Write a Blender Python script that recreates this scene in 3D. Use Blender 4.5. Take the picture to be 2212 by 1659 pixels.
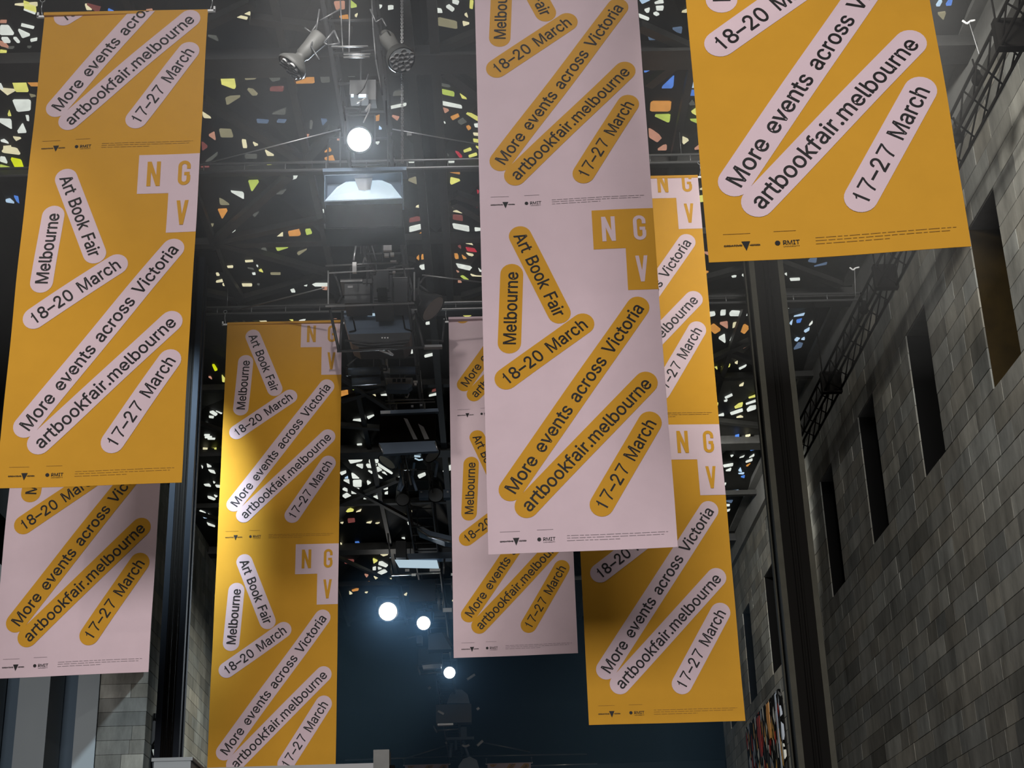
import bpy, bmesh, math, random
from mathutils import Vector, Matrix
from mathutils.bvhtree import BVHTree
from mathutils.geometry import tessellate_polygon
random.seed(7)
R = math.radians
for o in list(bpy.data.objects):
    bpy.data.objects.remove(o)
S = bpy.context.scene
C = S.collection

# ------------------------------------------------------------------ camera
PPX, PPY, F = 1106.0, 829.5, 3348.7237
AX_R = Vector((0.99951358, 0.02342776, -0.02058505))      # rows: world axes in camera axes
AX_D = Vector((-0.00991112, -0.3872219, -0.92193328))
AX_U = Vector((-0.02956982, 0.92168885, -0.38680135))
EYE = Vector((0, 0, 1.6))
cam_data = bpy.data.cameras.new('camera')
cam = bpy.data.objects.new('camera', cam_data)
C.objects.link(cam)
rot = Matrix((AX_R, AX_D, AX_U))
cam.matrix_world = Matrix.Translation(EYE) @ rot.to_4x4()
cam_data.sensor_width = 36.0
cam_data.lens = F / 2212.0 * 36.0
cam_data.clip_end = 500
S.camera = cam

# ------------------------------------------------------------------ world, light, exposure
world = bpy.data.worlds.new('world')
S.world = world
world.use_nodes = True
world.node_tree.nodes['Background'].inputs[0].default_value = (0.55, 0.62, 0.70, 1)
world.node_tree.nodes['Background'].inputs[1].default_value = 0.10

def area(name, loc, target, sx, sy, power, col=(1, 1, 1), spread=180):
    l = bpy.data.lights.new(name, 'AREA')
    l.shape = 'RECTANGLE'; l.size = sx; l.size_y = sy; l.energy = power; l.color = col
    l.spread = R(spread)
    o = bpy.data.objects.new(name, l); C.objects.link(o)
    o.location = loc
    o.rotation_euler = (Vector(target) - Vector(loc)).to_track_quat('-Z', 'Y').to_euler()
    return o

def spot(name, loc, target, power, angle, col=(1, 1, 1), radius=0.12, blend=0.4):
    l = bpy.data.lights.new(name, 'SPOT')
    l.energy = power; l.spot_size = R(angle); l.spot_blend = blend; l.color = col
    l.shadow_soft_size = radius
    o = bpy.data.objects.new(name, l); C.objects.link(o)
    o.location = loc
    o.rotation_euler = (Vector(target) - Vector(loc)).to_track_quat('-Z', 'Y').to_euler()
    return o

spot('far_hall_fill', (-3, 62, 13.9), (-10, 79, 7), 9000, 48, (0.45, 0.7, 1.0), 0.3, 1.0)  # added spot to tint the far wall blue, no fixture carries it
spot('return_fill', (-4.6, 20.5, 12.9), (-9.0, 32, 4), 5500, 60, (0.72, 0.88, 1.0), 0.15, 0.8)  # added bluish spot for the stone return and fins, without a fixture
spot('left_wall_fill', (1.0, 37, 12.6), (-7.5, 39.5, 7.0), 3600, 62, (0.97, 1.0, 0.93), 0.3, 1.0)  # added white spot that brightens the left stone wall
# unseen fill added as glazed-entrance daylight; two hall spots added for banner shadows
area('entrance_fill', (-4, -45, 9), (0, 20, 10), 26, 14, 7200, (1.0, 0.97, 0.97), 90)
spot('banner_fill_spot', (-1.7, 12.4, 12.9), (-2.0, 24.7, 10.4), 1500, 44, (1.0, 0.97, 0.92), 0.08, 0.8)  # these three are unseen spots added to brighten the banners behind
spot('banner_fill_spot', (4.6, 12.6, 13.0), (2.4, 19.9, 8.0), 130, 50, (1.0, 0.97, 0.92), 0.08, 0.8)
spot('banner_fill_spot', (-7.0, 12.0, 12.8), (-5.2, 19.4, 7.0), 420, 50, (1.0, 0.97, 0.92), 0.08, 0.8)
spot('wall_fill_spot', (3.6, 12, 12.9), (7, 25, 10.2), 3300, 75, (1.0, 0.98, 0.92), 0.4, 0.9)  # both wall spots are unseen, added to lift the right stone wall
spot('wall_fill_spot', (4.2, 30, 13.2), (7, 37, 10.5), 2400, 90, (1.0, 0.98, 0.92), 0.3, 0.9)
spot('hall_spot', (-5.5, -4, 11.2), (-0.5, 19, 9.5), 1000, 46, (1.0, 0.93, 0.85), 0.15)
spot('hall_spot', (5.2, 1, 12.6), (-3.4, 24.8, 8.5), 800, 22, (1.0, 0.93, 0.85), 0.1)

S.view_settings.view_transform = 'Standard'
S.view_settings.look = 'None'
S.view_settings.gamma = 1.0
S.view_settings.use_curve_mapping = False
S.view_settings.exposure = 0.0

# ------------------------------------------------------------------ helpers
def ray(x, y):
    c = Vector(((x - PPX) / F, -(y - PPY) / F, -1.0))
    return Vector((AX_R.dot(c), AX_D.dot(c), AX_U.dot(c)))
def at(x, y, Y):                 # point at depth Y seen at pixel (x, y)
    r = ray(x, y); return EYE + r * (Y / r.y)
def atx(x, y, X):
    r = ray(x, y); return EYE + r * (X / r.x)
def atz(x, y, Z):
    r = ray(x, y); return EYE + r * ((Z - 1.6) / r.z)

def lin(r, g, b):
    f = lambda c: (c / 255 / 12.92) if c / 255 <= 0.04045 else ((c / 255 + 0.055) / 1.055) ** 2.4
    return (f(r), f(g), f(b), 1)

def material(name, col, rough=0.6, metal=0.0, spec=0.5, emit=None, strength=0.0):
    m = bpy.data.materials.new(name); m.use_nodes = True
    b = m.node_tree.nodes['Principled BSDF']
    b.inputs['Base Color'].default_value = (*col[:3], 1)
    b.inputs['Roughness'].default_value = rough
    b.inputs['Metallic'].default_value = metal
    b.inputs['Specular IOR Level'].default_value = spec
    if emit:
        b.inputs['Emission Color'].default_value = (*emit[:3], 1)
        b.inputs['Emission Strength'].default_value = strength
    return m

def noisy(m, scale, amount, bump=0.0, stretch=(1, 1, 1)):
    """procedural mottling of the base colour plus fine bump"""
    nt = m.node_tree; b = nt.nodes['Principled BSDF']
    tc = nt.nodes.new('ShaderNodeTexCoord'); mp = nt.nodes.new('ShaderNodeMapping')
    mp.inputs['Scale'].default_value = stretch
    n = nt.nodes.new('ShaderNodeTexNoise'); n.inputs['Scale'].default_value = scale
    n.inputs['Detail'].default_value = 6; n.inputs['Roughness'].default_value = 0.65
    nt.links.new(tc.outputs['Object'], mp.inputs[0]); nt.links.new(mp.outputs[0], n.inputs['Vector'])
    cr = nt.nodes.new('ShaderNodeMapRange')
    cr.inputs['From Min'].default_value = 0.3; cr.inputs['From Max'].default_value = 0.7
    cr.inputs['To Min'].default_value = 1 - amount; cr.inputs['To Max'].default_value = 1 + amount
    nt.links.new(n.outputs['Fac'], cr.inputs['Value'])
    mx = nt.nodes.new('ShaderNodeVectorMath'); mx.operation = 'SCALE'
    mx.inputs[0].default_value = b.inputs['Base Color'].default_value[:3]
    nt.links.new(cr.outputs[0], mx.inputs['Scale'])
    nt.links.new(mx.outputs[0], b.inputs['Base Color'])
    if bump:
        bp = nt.nodes.new('ShaderNodeBump'); bp.inputs['Strength'].default_value = bump
        bp.inputs['Distance'].default_value = 0.02
        nt.links.new(n.outputs['Fac'], bp.inputs['Height']); nt.links.new(bp.outputs[0], b.inputs['Normal'])
    return mx

class MB:
    def __init__(s): s.v = []; s.f = []; s.sm = []
    def add(s, vs, fs, smooth=False):
        k = len(s.v); s.v += [Vector(v) for v in vs]
        for f in fs: s.f.append([i + k for i in f]); s.sm.append(smooth)
        return s
    def box(s, c, d, m=None):
        x, y, z = d[0] / 2, d[1] / 2, d[2] / 2
        vs = [Vector((a, b, e)) for e in (-z, z) for (a, b) in ((-x, -y), (x, -y), (x, y), (-x, y))]
        if m: vs = [m @ v for v in vs]
        c = Vector(c)
        return s.add([v + c for v in vs], [(3, 2, 1, 0), (4, 5, 6, 7), (0, 1, 5, 4), (1, 2, 6, 5), (2, 3, 7, 6), (3, 0, 4, 7)])
    def span(s, a, b):           # box between two corners
        a, b = Vector(a), Vector(b)
        return s.box((a + b) / 2, [abs(b[i] - a[i]) for i in range(3)])
    def bar(s, p, q, w, h, up=(0, 0, 1)):
        p, q = Vector(p), Vector(q); d = (q - p); L = d.length; d.normalize()
        sd = d.cross(Vector(up))
        if sd.length < 1e-4: sd = Vector((1, 0, 0))
        sd.normalize(); u = sd.cross(d)
        m = Matrix((sd, d, u)).transposed()
        return s.box((p + q) / 2, (w, L, h), m)
    def tube(s, p, q, r, n=8, r2=None):
        p, q = Vector(p), Vector(q); d = (q - p).normalized()
        a = d.orthogonal().normalized(); b = d.cross(a)
        r2 = r if r2 is None else r2
        vs = [p + (a * math.cos(t) + b * math.sin(t)) * r for t in [2 * math.pi * i / n for i in range(n)]]
        vs += [q + (a * math.cos(t) + b * math.sin(t)) * r2 for t in [2 * math.pi * i / n for i in range(n)]]
        s.add(vs, [(i, (i + 1) % n, n + (i + 1) % n, n + i) for i in range(n)], True)
        k = len(s.v) - 2 * n
        s.f.append([k + i for i in range(n)][::-1]); s.sm.append(False)
        s.f.append([k + n + i for i in range(n)]); s.sm.append(False)
        return s
    def path(s, pts, r, n=6):
        for a, b in zip(pts, pts[1:]): s.tube(a, b, r, n)
        return s
    def lathe(s, prof, m, n=20):  # prof: (radius, along local z); m: 4x4 frame
        vs = []; k = len(prof)
        for (r, z) in prof:
            for i in range(n):
                t = 2 * math.pi * i / n
                vs.append(m @ Vector((r * math.cos(t), r * math.sin(t), z)))
        fs = [(j * n + i, j * n + (i + 1) % n, (j + 1) * n + (i + 1) % n, (j + 1) * n + i) for j in range(k - 1) for i in range(n)]
        s.add(vs, fs, True)
        return s
    def prism(s, poly, nrm, th):  # extruded polygon (list of Vectors)
        n = len(poly); nrm = Vector(nrm) * th
        vs = list(poly) + [p + nrm for p in poly]
        fs = [tuple(range(n)), tuple(range(2 * n - 1, n - 1, -1))] + [(i, (i + 1) % n, n + (i + 1) % n, n + i) for i in range(n)]
        return s.add(vs, fs)
    def build(s, name, mat, parent=None, fix=True):
        me = bpy.data.meshes.new(name)
        off = ORG.get(parent.name, Vector()) if parent else Vector()
        me.from_pydata([v - off for v in s.v], [], s.f)
        if any(s.sm): me.polygons.foreach_set('use_smooth', s.sm)
        if fix:
            bm = bmesh.new(); bm.from_mesh(me); bmesh.ops.recalc_face_normals(bm, faces=bm.faces); bm.to_mesh(me); bm.free()
        me.materials.append(mat)
        o = bpy.data.objects.new(name, me); C.objects.link(o)
        if parent: o.parent = parent; ORG[o.name] = off
        return o
ORG = {}
def thing(name, loc, label, cat, group=None):
    o = bpy.data.objects.new(name, None); C.objects.link(o); o.location = loc
    o.empty_display_size = 0.2
    ORG[o.name] = Vector(loc)
    tag(o, label, cat, group); return o
def tag(o, label=None, cat=None, group=None, kind=None):
    if label: o['label'] = label
    if cat: o['category'] = cat
    if group: o['group'] = group
    if kind: o['kind'] = kind
    return o
def struct(o): o['kind'] = 'structure'; return o
def frame(loc, aim, up=(0, 0, 1)):   # local +z looks along aim
    z = Vector(aim).normalized(); x = Vector(up).cross(z)
    if x.length < 1e-3: x = Vector((1, 0, 0))
    x.normalize(); y = z.cross(x)
    m = Matrix((x, y, z)).transposed().to_4x4(); m.translation = Vector(loc); return m

# ------------------------------------------------------------------ materials
M = {}
M['gold'] = material('gold_fabric', (0.50, 0.252, 0.026), 0.8, spec=0.08)
M['pink'] = material('pink_fabric', (0.56, 0.43, 0.46), 0.8, spec=0.08)
M['ink'] = material('black_ink', (0.012, 0.011, 0.011), 0.6, spec=0.2)
M['ink_gold'] = material('brown_ink', (0.25, 0.125, 0.015), 0.6, spec=0.2)
M['ink_grey'] = material('grey_ink', (0.20, 0.16, 0.17), 0.6, spec=0.2)
for k in ('gold', 'pink'): noisy(M[k], 3.0, 0.03, 0.02)
M['steel_black'] = material('black_steel', (0.028, 0.028, 0.026), 0.5, spec=0.4)
noisy(M['steel_black'], 6, 0.25)
M['panel'] = material('ceiling_panel_black', (0.020, 0.020, 0.018), 0.55, spec=0.3)
noisy(M['panel'], 2.2, 0.35, 0.1)
M['void'] = material('matt_black', (0.004, 0.004, 0.004), 0.9, spec=0.05)
M['far_cloth'] = material('blue_black_drape', (0.035, 0.042, 0.05), 0.95, spec=0.05)
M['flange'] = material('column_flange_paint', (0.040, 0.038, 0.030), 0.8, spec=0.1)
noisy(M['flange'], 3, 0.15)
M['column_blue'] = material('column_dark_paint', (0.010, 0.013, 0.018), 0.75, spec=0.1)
M['core'] = material('column_core_black', (0.005, 0.0045, 0.004), 0.8, spec=0.04)
M['stone_back'] = material('stone_joint', (0.08, 0.08, 0.07), 0.9)
M['concrete'] = material('grey_concrete', (0.17, 0.17, 0.16), 0.85)
noisy(M['concrete'], 1.5, 0.2, 0.1)
M['alu'] = material('satin_aluminium', (0.55, 0.56, 0.58), 0.35, 0.8)
M['alu_dark'] = material('dull_pipe_metal', (0.20, 0.20, 0.20), 0.4, 0.7)
M['housing'] = material('black_housing', (0.030, 0.031, 0.033), 0.5)
M['housing_blue'] = material('blue_grey_housing', (0.11, 0.155, 0.22), 0.45)
M['housing_grey'] = material('grey_housing', (0.22, 0.22, 0.22), 0.5)
M['head_grey'] = material('lamp_head_grey', (0.045, 0.045, 0.043), 0.6, spec=0.3)
M['white'] = material('white_plastic', (0.75, 0.75, 0.74), 0.5)
M['reflector'] = material('reflector_metal', (0.75, 0.80, 0.85), 0.25, 0.6)
M['lens'] = material('dim_lens_glass', (0.25, 0.27, 0.28), 0.1, spec=0.8)
M['glow'] = material('lit_lamp', (1, 1, 1), 0.4, emit=(0.93, 0.97, 1.0), strength=9)
M['glow_warm'] = material('lit_warm_lamp', (1, 1, 1), 0.4, emit=(1.0, 0.95, 0.86), strength=9)
M['glow_soft'] = material('soft_glow', (0.35, 0.38, 0.4), 0.5, emit=(0.62, 0.82, 0.95), strength=0.62)
M['timber'] = material('brown_panel', (0.013, 0.008, 0.0015), 0.8, spec=0.1)
noisy(M['timber'], 3, 0.3)
M['pane'] = material('dark_window_glass', (0.002, 0.002, 0.002), 0.6, spec=0.1)
M['fin'] = material('pale_fin', (0.30, 0.33, 0.34), 0.8)
M['fin_dark'] = material('blue_black_recess', (0.09, 0.13, 0.17), 0.8)
M['carpet'] = material('dark_carpet', (0.05, 0.05, 0.055), 0.95)
noisy(M['carpet'], 30, 0.3, 0.2)
M['floor'] = M['carpet']

# stone: tint per block from a colour attribute
ms = material('bluestone', (0.17, 0.168, 0.15), 0.9, spec=0.25)
noisy(ms, 2.2, 0.42, 0.35, (1, 1, 0.35))
nt = ms.node_tree; mx = nt.nodes['Principled BSDF'].inputs['Base Color'].links[0].from_node
va = nt.nodes.new('ShaderNodeAttribute'); va.attribute_name = 'tint'
ml = nt.nodes.new('ShaderNodeVectorMath'); ml.operation = 'MULTIPLY'
nt.links.new(va.outputs['Color'], ml.inputs[0]); nt.links.new(mx.outputs[0], ml.inputs[1])
nt.links.new(ml.outputs[0], nt.nodes['Principled BSDF'].inputs['Base Color'])
M['stone'] = ms

# ================================================================== SETTING
XR, XL = 7.0, -7.5
YEND_R, YFAR = 46.4, 49.5
ZW = 14.46                         # top of the walls
struct(MB().span((-16, -18, -0.1), (14, 81, 0)).build('floor', M['floor']))
struct(MB().span((-12, 80, 0), (12, 80.3, 16)).build('wall_far', M['far_cloth']))
struct(MB().span((-12.3, YFAR + 0.1, 0), (-12, 80, 15)).build('wall_far_left', M['far_cloth']))
struct(MB().span((12, YEND_R + 3, 0), (12.3, 80, 15)).build('wall_far_right', M['void']))
struct(MB().span((-12, YFAR + 0.1, 14.15), (12, 80, 14.3)).build('ceiling_far', M['void']))
struct(MB().span((XR + 1.1, YEND_R + 2.9, 0), (12, YEND_R + 3.0, 15)).build('wall_nib', M['void']))

# ---- right wall: dark backing with recessed windows, coursed bluestone blocks in front
CH = 0.3077                        # course height: eight courses per window
WZ0, WZ1 = 7.924 + 1.6, 10.381 + 1.6
WIN = []
y = 15.82
while y < 45: WIN.append((y - 1.2, y)); y += 3.64
def wall_segments(y0, y1, z0, z1):
    segs = []
    segs.append((y0, y1, z0, WZ0)); segs.append((y0, y1, WZ1 + 0.05, z1))
    yy = y0
    for a, b in WIN:
        segs.append((yy, a - 0.05, WZ0, WZ1)); yy = b + 0.05
    segs.append((yy, y1, WZ0, WZ1)); return segs
mb = MB()
for a, b, c, d in wall_segments(9, YEND_R, 0, ZW):
    mb.span((XR + 0.06, a, c), (XR + 1.1, b, d))
wall_right = struct(mb.build('wall_right', M['stone_back']))

def stones(parent, place, y0, y1, zlist, openings, ncap, seen, rnd, lmin=0.45, lmax=1.35):
    """place(y, z, out) -> world point; blocks as children, the rest joined as one stuff part"""
    blocks = []
    for z0, z1 in zlist:
        holes = [(a, b) for (a, b, c, d) in openings if z0 >= c - 0.01 and z1 <= d + 0.01]
        yy = y0; runs = []
        for a, b in holes: runs.append((yy, a)); yy = b
        runs.append((yy, y1))
        for a, b in runs:
            p = a
            while p < b - 0.02:
                q = p + rnd.uniform(lmin, lmax)
                if b - q < lmin * 0.7: q = b
                blocks.append((p, min(q, b), z0, z1)); p = q
    def big(bk):
        c = seen((bk[0] + bk[1]) / 2, (bk[2] + bk[3]) / 2)
        return c * (bk[1] - bk[0])
    blocks.sort(key=big, reverse=True)
    g = 0.003
    rest = MB(); tints = []
    for i, (a, b, c, d) in enumerate(blocks):
        out = rnd.uniform(0.0, 0.005)
        t = max(0.45, rnd.gauss(1.0, 0.17)); 
        if rnd.random() < 0.05: t *= 1.35
        w = rnd.uniform(-0.03, 0.05)
        col = (t * (1 + w), t, t * (1 - 1.3 * w), 1)
        m = MB() if i < ncap else rest
        P = [place(u, v, o) for o in (-0.1, out) for (u, v) in ((a + g, c + g), (b - g, c + g), (b - g, d - g), (a + g, d - g))]
        bev = 0.004
        P[4:] = [place(u, v, out - 0.004) for (u, v) in ((a + g, c + g), (b - g, c + g), (b - g, d - g), (a + g, d - g))]
        P += [place(u, v, out) for (u, v) in ((a + g + bev, c + g + bev), (b - g - bev, c + g + bev), (b - g - bev, d - g - bev), (a + g + bev, d - g - bev))]
        fs = [(0, 1, 2, 3), (8, 9, 10, 11)]
        for k in (0, 4): fs += [(k + j, k + (j + 1) % 4, k + 4 + (j + 1) % 4, k + 4 + j) for j in range(4)]
        m.add(P, fs)
        if i < ncap:
            o = m.build('stone_block', M['stone'], parent)
            ca = o.data.color_attributes.new('tint', 'FLOAT_COLOR', 'POINT')
            ca.data.foreach_set('color', list(col) * 12)
        else: tints += list(col) * 12
    if rest.v:
        o = rest.build('stone_block', M['stone'], parent); o['kind'] = 'stuff'
        ca = o.data.color_attributes.new('tint', 'FLOAT_COLOR', 'POINT')
        ca.data.foreach_set('color', tints)
zl = []; z = WZ0
while z > 1.0: zl.append((z - CH, z)); z -= CH
z = WZ0
while z < ZW - 0.9: zl.append((z, z + CH)); z += CH
def seen_r(y, z):
    p = Vector((XR, y, z)) - EYE
    cx, cy, cz = AX_R * p.x + AX_D * p.y + AX_U * p.z
    u, v = PPX + F * cx / -cz, PPY - F * cy / -cz
    inside = -60 < u < 2270 and -60 < v < 1720
    if 1500 < u < 2080 and v < 560 + (u < 1540) * 900 : inside = False
    return (1.0 if inside else 0.001) / p.length
rs = random.Random(3)
stones(wall_right, lambda y, z, o: Vector((XR + 0.0 - o, y, z)), 9, YEND_R, zl,
       [(a, b, WZ0, WZ1) for a, b in WIN], 290, seen_r, rs)
# window reveals and panes
for i, (a, b) in enumerate(WIN):
    w = struct(MB().span((XR + 1.0, a, WZ0), (XR + 1.06, b, WZ1)).build('window_%d' % (i + 1), M['timber'] if i < 2 else M['pane']))
    m = MB()
    m.span((XR + 0.02, b, WZ0), (XR + 1.1, b + 0.05, WZ1))
    m.build('window_jamb', M['timber'] if i < 2 else M['void'], w)
    MB().span((XR + 0.02, a - 0.05, WZ0), (XR + 1.1, a, WZ1)).build('window_jamb', M['void'], w)
    MB().span((XR + 0.02, a, WZ1), (XR + 1.1, b, WZ1 + 0.05)).build('window_soffit', M['concrete'], w)
    f = MB(); f.span((XR + 0.95, a, WZ0), (XR + 1.0, a + 0.06, WZ1)); f.span((XR + 0.95, b - 0.06, WZ0), (XR + 1.0, b, WZ1))
    f.span((XR + 0.95, a + 0.06, WZ0), (XR + 1.0, b - 0.06, WZ0 + 0.06)); f.span((XR + 0.95, a + 0.06, WZ1 - 0.06), (XR + 1.0, b - 0.06, WZ1))
    f.build('window_frame', M['core'], w)
# concrete ring beam along the head of the wall
struct(MB().span((XR - 0.28, 9, ZW - 0.32), (XR + 1.1, YEND_R, ZW)).build('trim_1', M['concrete']))
struct(MB().span((XR - 0.10, 9, ZW - 0.95), (XR + 1.1, YEND_R, ZW - 0.32)).build('trim_2', M['concrete']))

# ---- left wall: stone beyond the column, stone return, pale fins, black wall nearer
YS = atx(312, 1600, XL).y
wl = struct(MB().span((XL - 0.8, YS + 0.1, 0), (XL - 0.06, YFAR, ZW)).build('wall_left', M['stone_back']))
zl2 = []; z = 1.0
while z < ZW - 0.3: zl2.append((z, z + CH)); z += CH
def seen_l(y, z):
    return (1.0 if (z < 12 and z > 5) else 0.05) / y
stones(wl, lambda y, z, o: Vector((XL + o, y, z)), YS, YFAR - 0.1, zl2, [], 200, seen_l, random.Random(5))
wr2 = struct(MB().span((-8.42, YS + 0.08, 0), (XL - 0.81, YS + 0.5, ZW)).build('wall_return', M['stone_back']))
XF = at(208, 1600, YS).x
stones(wr2, lambda y, z, o: Vector((y, YS - o, z)), XF, XL - 0.0, [q for q in zl2 if q[1] < 11], [], 150, lambda y, z: 1.0, random.Random(6), 0.4, 0.95)
fw = struct(MB().span((-16, YS + 1.6, 0), (-8.43, YS + 1.8, ZW)).build('wall_recess', M['fin_dark']))
for k, (p0, p1) in enumerate([(34, 101), (162, 209), (-95, -30), (-220, -150)]):
    x0, x1 = at(p0, 1560, YS + 0.3).x, at(p1, 1560, YS + 0.3).x
    f = MB().span((x0, YS + 0.3, 0), (x1, YS + 1.5, 13.2)).build('wall_fin', M['fin'])
    f.parent = fw
struct(MB().span((XL - 0.8, 8, 9.3), (XL, YS - 0.5, ZW)).build('trim_3', M['void']))
struct(MB().span((XL - 0.8, 8, 0), (XL, 21.2, 9.3)).build('wall_left_near', M['void']))

# ---- ceiling: black folded panels between steel members, slab glass set in them
GX = [-7.5, -4.43, -2.55, -0.68, 1.2, 3.07, 5.0, 7.0]
GY = [9.5, 13.7, 17.9, 20.85, 23.2, 25.7, 29.5, 33.3, 37.1, 40.9, 44.7, YFAR]
ceiling = struct(MB().span((-12, 9.0, 15.35), (12, 51, 15.5)).build('ceiling', M['void']))
rc = random.Random(11)
def nz(i, j): return 14.10 + (0.05 if (i + j) % 2 else 0.0)
tv = []; tf = []
for i in range(len(GX) - 1):
    for j in range(len(GY) - 1):
        q = [Vector((GX[i], GY[j], nz(i, j))), Vector((GX[i + 1], GY[j], nz(i + 1, j))), Vector((GX[i + 1], GY[j + 1], nz(i + 1, j + 1))), Vector((GX[i], GY[j + 1], nz(i, j + 1)))]
        c = (q[0] + q[1] + q[2] + q[3]) / 4; c.z += rc.uniform(0.25, 0.5); 
        for k in range(4):
            tri = [q[k], q[(k + 1) % 4], c]
            n0 = len(tv); tv += tri; tf.append((n0, n0 + 1, n0 + 2))
            n = (tri[1] - tri[0]).cross(tri[2] - tri[0]).normalized()
            if n.z < 0: n = -n
            MB().prism(tri, n, 0.05).build('ceiling_panel', M['panel'], ceiling)
# extension so that rays near the wall heads still find the plane
n0 = len(tv)
tv += [Vector((-30, 5, 14.12)), Vector((-7.5, 5, 14.12)), Vector((-7.5, 60, 14.12)), Vector((-30, 60, 14.12))]
tf += [(n0, n0 + 1, n0 + 2), (n0, n0 + 2, n0 + 3)]
n0 = len(tv)
tv += [Vector((7.0, 5, 14.12)), Vector((30, 5, 14.12)), Vector((30, 60, 14.12)), Vector((7.0, 60, 14.12))]
tf += [(n0, n0 + 1, n0 + 2), (n0, n0 + 2, n0 + 3)]
BV = BVHTree.FromPolygons(tv, tf)
# steel
def beam(p, q, w, h, name): return MB().bar(p, q, w, h).build(name, M['steel_black'], ceiling)
for yy in (13.7, 17.9, 25.7, 33.3, 40.9):
    beam((XL, yy, 14.02), (XR, yy, 14.02), 0.30, 0.16, 'transverse_beam')
    beam((XL, yy, 13.90), (XR, yy, 13.90), 0.46, 0.05, 'beam_flange')
for yy in (20.85, 23.2, 29.5, 37.1, 44.7):
    beam((XL, yy, 14.03), (XR, yy, 14.03), 0.16, 0.12, 'transverse_beam')
for xx in (-4.43, 3.07, 5.0, -2.55, 1.2):
    beam((xx, 9.5, 14.03), (xx, YFAR, 14.03), 0.10, 0.12, 'longitudinal_beam')
for xx in (-0.85, -0.51):
    beam((xx, 9.5, 13.98), (xx, YFAR, 13.98), 0.13, 0.16, 'longitudinal_beam')
DG = [((437, 214), (660, 352)), ((720, 278), (655, 350)), ((463, 521), (625, 378)), ((463, 521), (703, 472)), ((463, 521), (709, 589)),
      ((521, 646), (466, 560)), ((521, 646), (709, 591)), ((521, 646), (440, 630)), ((940, 110), (1080, 52)), ((961, 154), (1080, 240)),
      ((1380, 55), (1500, 108)), ((1400, 183), (1470, 130)), ((1640, 550), (1815, 615)), ((1480, 613), (1640, 570)), ((1525, 782), (1622, 735)),
      ((1570, 760), (1640, 785)), ((1540, 908), (1650, 920)), ((983, 419), (1060, 446)), ((980, 437), (1060, 482)), ((737, 865), (830, 836)),
      ((737, 1088), (860, 1035)), ((735, 918), (830, 925)), ((540, 40), (760, 70)), ((430, 60), (545, 5)), ((890, 560), (740, 690)), ((1000, 640), (1060, 622))]
for a, b in DG:
    beam(atz(*a, 14.0), atz(*b, 14.0), 0.14, 0.10, 'diagonal_strut')
# far zig-zag members
for j in range(5, 10):
    for i in range(0, 6):
        if (i + j) % 2: continue
        beam((GX[i], GY[j], 13.98), (GX[i + 1], GY[j + 1], 13.98), 0.10, 0.08, 'diagonal_strut')

COL = {'W': (0.70, 0.74, 0.68), 'C': (0.72, 0.66, 0.42), 'Y': (0.68, 0.66, 0.16), 'L': (0.60, 0.66, 0.004), 'G': (0.42, 0.52, 0.09),
       'O': (0.55, 0.24, 0.05), 'P': (0.45, 0.22, 0.15), 'R': (0.42, 0.02, 0.04), 'M': (0.16, 0.045, 0.04), 'K': (0.22, 0.20, 0.12),
       'D': (0.075, 0.078, 0.068), 'b': (0.42, 0.58, 0.75), 'B': (0.07, 0.20, 0.62), 'N': (0.08, 0.12, 0.19)}
for k in list(COL):
    m = material('slab_glass_' + k, [c * 0.3 for c in COL[k]], 0.25, emit=COL[k], strength=1.0)
    # daylight behind chipped slab glass: slightly uneven
    nt = m.node_tree; bs = nt.nodes['Principled BSDF']
    n = nt.nodes.new('ShaderNodeTexNoise'); n.inputs['Scale'].default_value = 5
    tc = nt.nodes.new('ShaderNodeTexCoord'); nt.links.new(tc.outputs['Object'], n.inputs['Vector'])
    r = nt.nodes.new('ShaderNodeMapRange'); r.inputs['To Min'].default_value = 0.7; r.inputs['To Max'].default_value = 1.3
    nt.links.new(n.outputs['Fac'], r.inputs['Value']); nt.links.new(r.outputs[0], bs.inputs['Emission Strength'])
    COL[k] = m
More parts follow.
